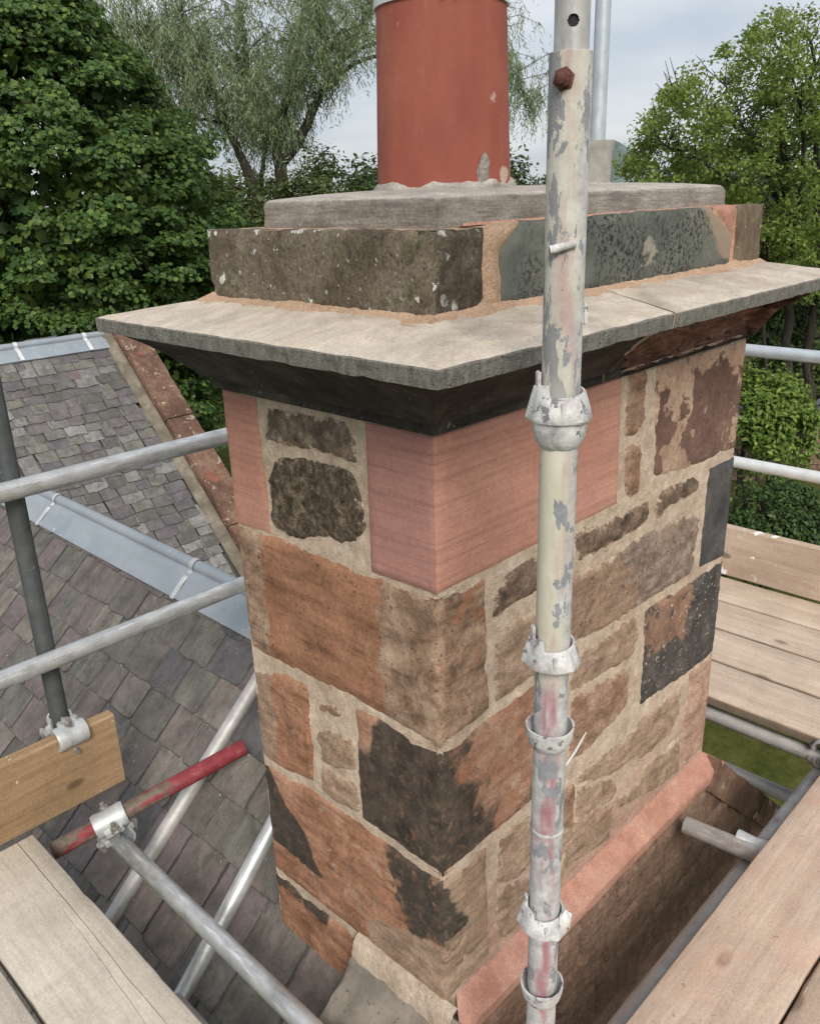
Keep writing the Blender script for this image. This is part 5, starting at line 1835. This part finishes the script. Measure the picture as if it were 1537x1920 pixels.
def leafcloud(name, pos, nrm, size, shape, mat, parent, rs, along=None):
    pos, nrm, size = np.asarray(pos), np.asarray(nrm), np.asarray(size)
    N = len(pos)
    ol = np.array(SH[shape])
    K = len(ol)
    nrm = nrm / np.maximum(1e-6, np.linalg.norm(nrm, axis=1, keepdims=True))
    t = rs.normal(size=(N, 3)) if along is None else np.cross(along, nrm)
    t -= nrm * np.sum(t * nrm, 1, keepdims=True)
    t /= np.maximum(1e-6, np.linalg.norm(t, axis=1, keepdims=True))
    b = np.cross(nrm, t)
    V = pos[:, None] + size[:, None, None] * (ol[None, :, 0, None] * t[:, None] + ol[None, :, 1, None] * b[:, None] + ol[None, :, 2, None] * nrm[:, None])
    V = V.reshape(-1, 3) - np.array(base_of(parent))
    me = bpy.data.meshes.new(name)
    me.vertices.add(N * K)
    me.vertices.foreach_set('co', V.astype(np.float32).ravel())
    me.loops.add(N * K)
    me.loops.foreach_set('vertex_index', np.arange(N * K, dtype=np.int32))
    me.polygons.add(N)
    me.polygons.foreach_set('loop_start', np.arange(0, N * K, K, dtype=np.int32))
    me.polygons.foreach_set('loop_total', np.full(N, K, np.int32))
    me.materials.append(mat)
    me.update(calc_edges=True)
    o = bpy.data.objects.new(name, me)
    col.objects.link(o)
    o.parent = parent
    o['kind'] = 'stuff'
    return o


def npv(v):
    return np.array((v[0], v[1], v[2]))


HN, SN = npv(H), npv(SD)


def clump_leaves(centers, out, nper, rad, flat, size, rs, up=.75, droop=.35, rnd=.55):
    C_ = np.repeat(np.asarray(centers), nper, 0)
    O_ = np.repeat(np.asarray(out), nper, 0)
    N = len(C_)
    d = rs.normal(size=(N, 3))
    d /= np.linalg.norm(d, axis=1, keepdims=True)
    d *= (rs.random((N, 1)) ** .45)
    sc_ = np.repeat(rs.uniform(.65, 1.35, (len(centers), 1)), nper, 0)
    p = C_ + d * np.array([rad, rad, rad * flat]) * sc_
    p[:, 2] -= droop * rad * (d[:, 0] ** 2 + d[:, 1] ** 2)
    nr = O_ * (1 - up) + np.array([0, 0, up]) + d * .35 + rs.normal(size=(N, 3)) * rnd * .6
    return p, nr, size * rs.uniform(.7, 1.25, N)


def limbs(name, lines, mat, parent, segs=8):
    m = MB()
    for pts, rad in lines:
        m.limb(pts, rad, segs)
    return m.build(name, S[mat], parent, sharp=80)


def bend(pts, radius0, radius1, rs, wob=.05, n_=4):
    """subdivide and roughen a limb"""
    out = []
    for i in range(len(pts) - 1):
        a, b2 = Vector(pts[i]), Vector(pts[i + 1])
        L = (b2 - a).length
        for k_ in range(n_):
            t = k_ / n_
            w_ = Vector(rs.normal(size=3)) * wob * L * (0.15 + math.sin(math.pi * t)) * .5
            out.append(a.lerp(b2, t) + w_)
    out.append(Vector(pts[-1]))
    k_ = len(out)
    return out, [radius0 + (radius1 - radius0) * (i / (k_ - 1)) ** .8 for i in range(k_)]


# --- big sycamore on the left
rs = np.random.RandomState(3)
T0 = away(16.2, -7.0, GZ)
t = thing('broadleaf_tree', T0, 'massive dense dark green broadleaf tree filling the left background', 'tree')
lines = [bend([T0, T0 + Vector((.1, 0, 3)), T0 + Vector((0, .1, 7)), T0 + Vector((.1, 0, 11.6))], .34, .05, rs, .03)]
for i in range(26):
    z0 = rs.uniform(3, 11)
    a = rs.uniform(0, 6.28)
    L = 3.4 * (1 - (z0 - 3) / 11)
    p0 = T0 + Vector((0, 0, z0))
    lines.append(bend([p0, p0 + Vector((math.cos(a) * L * .5, math.sin(a) * L * .5, .5)), p0 + Vector((math.cos(a) * L, math.sin(a) * L, .7))], .08, .015, rs, .06))
limbs('trunk', lines, 'bark', t)
zp = [-5.5, -4.2, -3.0, -1.7, 0, .82, 1.55, 2.37, 3.12, 4.0, 4.9]
rp = [2.4, 3.3, 3.6, 3.85, 4.0, 3.75, 3.2, 2.6, 2.05, 1.4, .3]
cs, os_ = [], []
for i in range(1500):
    z = rs.uniform(-5.3, 4.8)
    r0 = np.interp(z, zp, rp)
    a = rs.uniform(-2.2, 2.2)
    dv_ = -HN * math.cos(a) + SN * math.sin(a)
    lump = 1 + .13 * noise.noise(Vector((math.cos(a) * 2.1, math.sin(a) * 2.1, z * .8))) + .08 * noise.noise(Vector((math.cos(a) * 5, math.sin(a) * 5, z * 2)))
    r_ = r0 * lump * (.80 + .2 * rs.random() ** .7)
    cs.append(npv(T0) * np.array([1, 1, 0]) + dv_ * r_ + np.array([0, 0, z]))
    os_.append(dv_)
p1, n1, s1 = clump_leaves(cs, os_, 100, .34, .36, .08, rs, up=.6)
N2 = 26000
z = rs.uniform(-5.3, 4.4, N2)
a = rs.uniform(-3.14, 3.14, N2)
r_ = np.interp(z, zp, rp) * rs.uniform(.45, .9, N2)
p2 = npv(T0) * np.array([1, 1, 0]) - HN * (np.cos(a) * r_)[:, None] + SN * (np.sin(a) * r_)[:, None] + np.array([0, 0, 1]) * z[:, None]
leafcloud('crown', np.vstack([p1, p2]), np.vstack([n1, rs.normal(size=(N2, 3))]), np.concatenate([s1, np.full(N2, .19)]), 'maple', S['leaf_syc'], t, rs)

# --- willow behind the pot
rs = np.random.RandomState(11)
t = thing('willow_tree', (13.893, 18.231, 0.337)[:2] + (GZ,), 'tall airy grey-green willow with forking dark limbs behind the red pot', 'tree')


def W24(*pts):
    return [Vector(p) for p in pts]


base = Vector(t.location)
main = [
    ([base, (13.864, 18.261, -0.661), (13.942, 18.181, 0.335), (13.906, 18.217, 1.05), (13.869, 18.255, 1.56), (14.287, 18.259, 2.202), (14.714, 18.255, 2.97), (15.072, 18.462, 4.005), (15.339, 18.192, 5.423)], .26, .03),
    ([(13.28, 18.139, -0.635), (13.061, 18.36, 0.481), (12.948, 18.474, 0.93), (12.61, 18.531, 1.794), (12.215, 18.503, 2.491), (11.936, 18.785, 2.967), (11.448, 19.278, 3.558), (10.83, 19.901, 4.087)], .17, .02),
    ([(12.215, 18.503, 2.491), (12.43, 18.998, 3.373), (12.448, 19.69, 4.16), (12.411, 19.727, 5.3)], .08, .02),
    ([(13.977, 18.146, 0.918), (14.293, 17.828, 1.314), (14.735, 17.381, 2.394), (15.488, 17.331, 3.29), (16.348, 17.173, 4.315), (16.67, 16.849, 5.369)], .17, .03),
    ([(13.913, 18.211, 1.152), (13.948, 18.886, 1.859), (14.112, 19.43, 2.802), (14.083, 19.46, 3.802), (13.976, 19.568, 5.01)], .10, .02),
    ([(14.681, 17.436, 2.273), (14.569, 16.696, 2.799), (14.147, 16.553, 3.67), (14.288, 16.411, 4.764)], .09, .02),
    ([(14.084, 19.459, -0.671), (14.165, 19.377, 0.57), (14.633, 19.616, 1.53), (14.769, 20.188, 2.179), (14.519, 20.441, 3.054)], .10, .02),
    ([(15.488, 17.331, 3.29), (17.328, 17.606, 3.97), (19.196, 17.141, 4.469), (20.246, 16.082, 4.426)], .06, .02),
    ([(14.735, 17.381, 2.394), (15.744, 17.215, 3.173), (17.368, 16.854, 3.627), (18.952, 15.967, 3.646), (19.774, 15.137, 2.962), (20.2, 14.707, 2.013)], .07, .015),
    ([(12.61, 18.531, 1.794), (11.623, 18.533, 1.883), (10.965, 18.771, 2.338)], .05, .012),
    ([(11.936, 18.785, 2.967), (11.096, 19.065, 2.998), (10.529, 19.353, 3.214)], .045, .012),
]
lines, tips = [], []
for pts, r0, r1 in main:
    P_, R_ = bend(pts, r0, r1, rs, .035, 5)
    lines.append((P_, R_))
    k_ = len(P_)
    for i in range(int(k_ * .42), k_):
        for q in range(4):
            if rs.random() < .2:
                continue
            d = Vector(rs.normal(size=3))
            d.z = abs(d.z) * .6 + .15
            d.normalize()
            L = rs.uniform(.7, 2.0)
            e1 = P_[i] + d * L * .6 + Vector((0, 0, .1))
            e2 = P_[i] + d * L + Vector((0, 0, -.12 * L))
            lines.append(([P_[i], e1, e2], [min(.018, R_[i] * .5), .008, .004]))
            tips.append((P_[i], e1, e2))
limbs('trunk', lines, 'bark', t, 7)
pp, aa = [], []
for p0, e1, e2 in tips:
    for q in range(rs.randint(12, 17)):
        u = rs.random()
        st = p0.lerp(e1, u * 2) if u < .5 else e1.lerp(e2, u * 2 - 1)
        L = rs.uniform(.35, 1.15)
        dr = Vector((rs.normal() * .3, rs.normal() * .3, 0))
        k_ = int(L / .058)
        for j in range(k_):
            s_ = j / k_
            pp.append(npv(st) + np.array([dr.x * s_ + rs.normal() * .03, dr.y * s_ + rs.normal() * .03, -L * s_ * s_ * .5 - L * s_ * .5]))
            aa.append((dr.x + rs.normal() * .5, dr.y + rs.normal() * .5, -1.1))
pp, aa = np.array(pp), np.array(aa)
leafcloud('crown', pp, rs.normal(size=pp.shape), rs.uniform(.11, .2, len(pp)), 'lance', S['leaf_willow'], t, rs, along=aa)

# --- bright tree on the right
rs = np.random.RandomState(21)
t = thing('broadleaf_tree', (16.604, 5.549, -3.656)[:2] + (GZ,), 'bright green tree with several dark stems at the right edge', 'tree')
base = Vector(t.location)
main = [
    ([base, (16.663, 5.489, -4.321), (16.443, 5.712, -2.17), (16.372, 5.784, -0.872), (16.178, 5.979, 0.363), (16.245, 6.338, 1.473), (16.322, 6.544, 2.117)], .13, .03),
    ([base + Vector((.5, -.3, 0)), (17.332, 5.383, -4.435), (17.242, 5.473, -2.662), (17.171, 5.545, -0.91), (16.976, 5.742, 0.727), (16.751, 5.969, 2.342)], .11, .03),
    ([(16.407, 5.748, -1.762), (15.989, 6.17, -0.758), (15.386, 6.494, -0.074), (14.748, 6.854, 0.399), (14.059, 7.408, 0.758)], .06, .012),
    ([(16.372, 5.784, -0.872), (16.265, 6.459, 0.291), (16.297, 6.996, 1.259), (16.197, 7.38, 1.841)], .06, .012),
    ([(16.186, 5.971, 0.271), (14.968, 6.205, 0.805), (14.196, 6.558, 1.147), (13.799, 6.96, 1.33)], .045, .01),
    ([(16.401, 5.754, -1.363), (15.715, 5.451, -0.107), (15.29, 5.454, 1.183), (15.103, 5.644, 1.844)], .06, .012),
    ([(16.176, 5.981, -2.158), (16.303, 6.563, -1.274), (16.3, 7.276, -0.772), (15.821, 7.76, -0.345)], .045, .012),
    ([(15.718, 5.591, -5.713), (15.5, 5.811, -2.078), (15.523, 5.788, -1.494), (15.309, 6.004, -1.008), (14.5, 6.252, -0.421)], .045, .015),
]
lines = []
for pts, r0, r1 in main:
    P_, R_ = bend(pts, r0, r1, rs, .06, 5)
    lines.append((P_, R_))
    for i in range(int(len(P_) * .35), len(P_)):
        for q in range(3):
            d = Vector(rs.normal(size=3))
            d.z = abs(d.z) * .8
            d.normalize()
            L = rs.uniform(.3, .75)
            lines.append(([P_[i], P_[i] + d * L * .5, P_[i] + d * L + Vector((0, 0, .1))], [min(.02, R_[i] * .5), .01, .004]))
limbs('trunk', lines, 'bark', t, 7)
out = np.array([(4.17, 0.53), (4.42, 0.99), (4.81, 1.55), (5.22, 1.84), (5.34, 2.1), (5.75, 2.3), (6.26, 2.47), (6.6, 2.77), (7.49, 2.91), (8.43, 3.08), (9.39, -2.23), (7.81, -2.18), (6.73, -1.94), (5.59, -0.81), (4.33, -0.11)])
lo, hi = out.min(0), out.max(0)
cs = []
while len(cs) < 760:
    q = np.array([rs.uniform(lo[0], hi[0]), rs.uniform(lo[1], hi[1])])
    if not inside(q[None], out)[0]:
        continue
    if noise.noise(Vector((q[0] * 1.5, q[1] * 1.5, 2))) < -.38:
        continue
    dd = rs.uniform(-1.9, 2.2)
    cs.append(npv(EYE) + HN * (17 + dd) + SN * q[0] * (17 + dd) / 17 + np.array([0, 0, q[1] * (17 + dd) / 17]))
o_ = np.tile(-HN, (len(cs), 1))
p1, n1, s1 = clump_leaves(cs, o_, 62, .27, .62, .082, rs, up=.6, droop=.5, rnd=.8)
leafcloud('crown', p1, n1, s1, 'oval', S['leaf_bright'], t, rs)


# --- bushy trees and shrubs further back
def bushy(name, label, dist, side, ztop, zbot, rx, leaf, seed, n_=110, per=46, size=.16, shape='oval', group=None, cat='tree', rad=.5, up=.55, bark='bark', depth=None):
    rs = np.random.RandomState(seed)
    b_ = away(dist, side, GZ)
    t = thing(name, b_, label, cat, group)
    zc, rz = (ztop + zbot) / 2, (ztop - zbot) / 2
    top = Vector((b_.x, b_.y, zc + rz * .5))
    lines = [bend([b_, (b_ + top) * .5 + Vector((.1, .1, 0)), top], max(.05, rx * .07), .03, rs, .05)]
    for i in range(7):
        a = rs.uniform(0, 6.28)
        p0 = b_.lerp(top, rs.uniform(.45, .95))
        lines.append(bend([p0, p0 + Vector((math.cos(a) * rx * .6, math.sin(a) * rx * .6, rz * .35))], .05, .012, rs, .08))
    limbs('trunk', lines, bark, t, 6)
    cs, os_ = [], []
    for i in range(n_):
        d = rs.normal(size=3)
        d /= np.linalg.norm(d)
        if d[2] < -.2 and rs.random() < .7:
            d[2] = -d[2]
        if d @ HN > .35:
            d -= 2 * HN * (d @ HN)
        k_ = (.62 + .38 * rs.random() ** .6) * (1 + .22 * noise.noise(Vector(d * 2.3) + Vector((seed, 0, 0))))
        cs.append(npv(b_) * np.array([1, 1, 0]) + d * np.array([rx, rx, rz]) * k_ + np.array([0, 0, zc]))
        os_.append(d)
    p1, n1, s1 = clump_leaves(cs, os_, per, rad, .6, size, rs, up=up, rnd=.7)
    leafcloud('crown', p1, n1, s1, shape, S[leaf], t, rs)
    return t


BG = 'trees filling the background'
bushy('bushy_tree', 'olive green tree low under the willow, touching the massive dark tree', 21, -4.3, .95, -5, 1.4, 'leaf_olive', 31, 190, 52, .13, group=BG)
bushy('bushy_tree', 'olive green tree under the middle of the willow, behind the flaunching', 22.5, -2.3, .9, -5, 1.9, 'leaf_olive', 32, 260, 52, .13, group=BG)
bushy('bushy_tree', 'dark tree just left behind the foot of the red pot', 26, -.4, .9, -5, 2.3, 'leaf_dark', 33, 240, 52, .16, group=BG)
bushy('bushy_tree', 'dark green tree between the red pot and the scaffold pole', 27, 2.6, 1.15, -5, 1.7, 'leaf_dark', 34, 220, 46, .15, group=BG)
bushy('bushy_tree', 'dark tree hidden behind the scaffold pole and the grey pot', 28, 4.8, .35, -5, 1.7, 'leaf_dark', 35, 200, 46, .16, group=BG)
bushy('bushy_tree', 'mid green tree right of the grey pot, below the distant hill', 24, 6.0, .42, -5, 1.5, 'leaf_bright', 36, 200, 46, .12, group=BG)
for i, (sd_, zt, lf, lb) in enumerate(((8.6, 1.0, 'leaf_olive', 'olive tree deep behind the left half of the bright tree'), (11.5, 2.2, 'leaf_dark', 'dark tree deep behind the stems of the bright tree'),
                                       (14.6, 3.0, 'leaf_dark', 'dark tree behind the far right edge of the bright tree'))):
    bushy('bushy_tree', lb, 25.5, sd_, zt, -6.2, 2.3, lf, 40 + i, 190, 50, .17, group=BG)
rs = np.random.RandomState(77)
# wood closing the view behind everything
m_p, m_n = [], []
for i in range(1500):
    sd_ = rs.uniform(-26, 34)
    dd = 40 + rs.uniform(0, 5)
    top = 1.35 + .7 * noise.noise(Vector((sd_ * .35, 1, 0))) + .4 * noise.noise(Vector((sd_ * 1.1, 2, 0))) - (1.1 if 8.0 < sd_ < 12 else 0)
    z = rs.uniform(GZ, top)
    m_p.append(npv(EYE) + HN * dd + SN * sd_ + np.array([0, 0, z]))
    m_n.append(-HN)
p1, n1, s1 = clump_leaves(m_p, m_n, 34, .8, .7, .27, rs, up=.5, rnd=.8)
wd = bpy.data.objects.new('far_wood', None)
col.objects.link(wd)
wood_o = leafcloud('far_wood', p1, n1, s1, 'oval', S['leaf_dark'], None, rs)
wood_o.parent = None
bpy.data.objects.remove(wd)
wood_o.name = 'far_wood'

# right-hand garden seen under the cornice
bushy('garden_bush', 'lime green bush standing above the pale guard rail right of the stack', 13.2, 5.9, (5.7, -2.74)[1], (5.95, -4.89)[1], .62, 'leaf_bush', 61, 120, 40, .095, cat='bush', rad=.22, up=.5)
bushy('garden_bush', 'small lime green bush hard against the stack edge, taller than its neighbour', 13.0, 5.35, (5.28, -2.69)[1], (5.48, -4.52)[1], .42, 'leaf_bush', 62, 70, 40, .095, cat='bush', rad=.2, up=.5)
bushy('garden_shrub', 'dark glossy shrub just behind the paint-splashed toe board', 12.0, 5.55, (5.37, -4.1)[1], (5.59, -5.96)[1], .72, 'leaf_dark', 63, 150, 44, .08, cat='shrub', rad=.2, up=.6)
bushy('garden_shrub', 'feathery yellow-green conifer shrub at the right edge by the garden wall', 12.3, 6.75, (6.29, -4.58)[1], (6.53, -6.33)[1], .5, 'leaf_olive', 64, 90, 40, .12, 'spray', cat='shrub', rad=.22, up=.4)
bushy('garden_shrub', 'shaded shrub among the tree stems behind the garden wall', 19.5, 9.4, (9.08, -3.46)[1], (9.35, -5.49)[1], 1.3, 'leaf_olive', 65, 120, 40, .13, cat='shrub', rad=.35)
bushy('garden_shrub', 'dark shrub under the cornice between stack and tree stems', 18.6, 7.9, (7.69, -1.91)[1], (7.95, -4.22)[1], .95, 'leaf_dark', 66, 120, 40, .13, cat='shrub', rad=.3)
gw = thing('garden_wall', away(21.5, 10.8, GZ), 'low rubble garden wall at the right edge behind the lime green bush', 'wall')
rg = random.Random(4)
p0, p1_ = away(21.8, 7.6, 0), away(21.2, 15, 0)
dW = (p1_ - p0).normalized()
nW = Vector((dW.y, -dW.x, 0))
L = (p1_ - p0).length
zt = (10.6, -6.13)[1]
m = MB()
m.box((p0 + p1_) / 2 + Vector((0, 0, (zt + GZ) / 2)), (L, .3, zt - GZ), Matrix.Rotation(math.atan2(dW.y, dW.x), 4, 'Z'))
m.build('core', S['limefillet'], gw, smooth=False)
z = zt
while z > GZ + .05:
    hh = rg.uniform(.11, .17)
    x = 0
    while x < L:
        w_ = rg.uniform(.2, .5)
        c = p0 + dW * (x + w_ / 2) + nW * (.15 if nW.dot(H) < 0 else -.15) + Vector((0, 0, z - hh / 2))
        m = MB()
        m.box(c, (w_ - .03, .07 + rg.uniform(-.02, .02), hh - .025), Matrix.Rotation(math.atan2(dW.y, dW.x), 4, 'Z'), .018)
        m.build('stone', S['wallstone'], gw)
        x += w_
    z -= hh
m = MB()
m.box((p0 + p1_) / 2 + Vector((0, 0, zt + .04)), (L, .4, .08), Matrix.Rotation(math.atan2(dW.y, dW.x), 4, 'Z'), .015)
m.build('coping', S['limefillet'], gw)

print('slates', ns, nf)
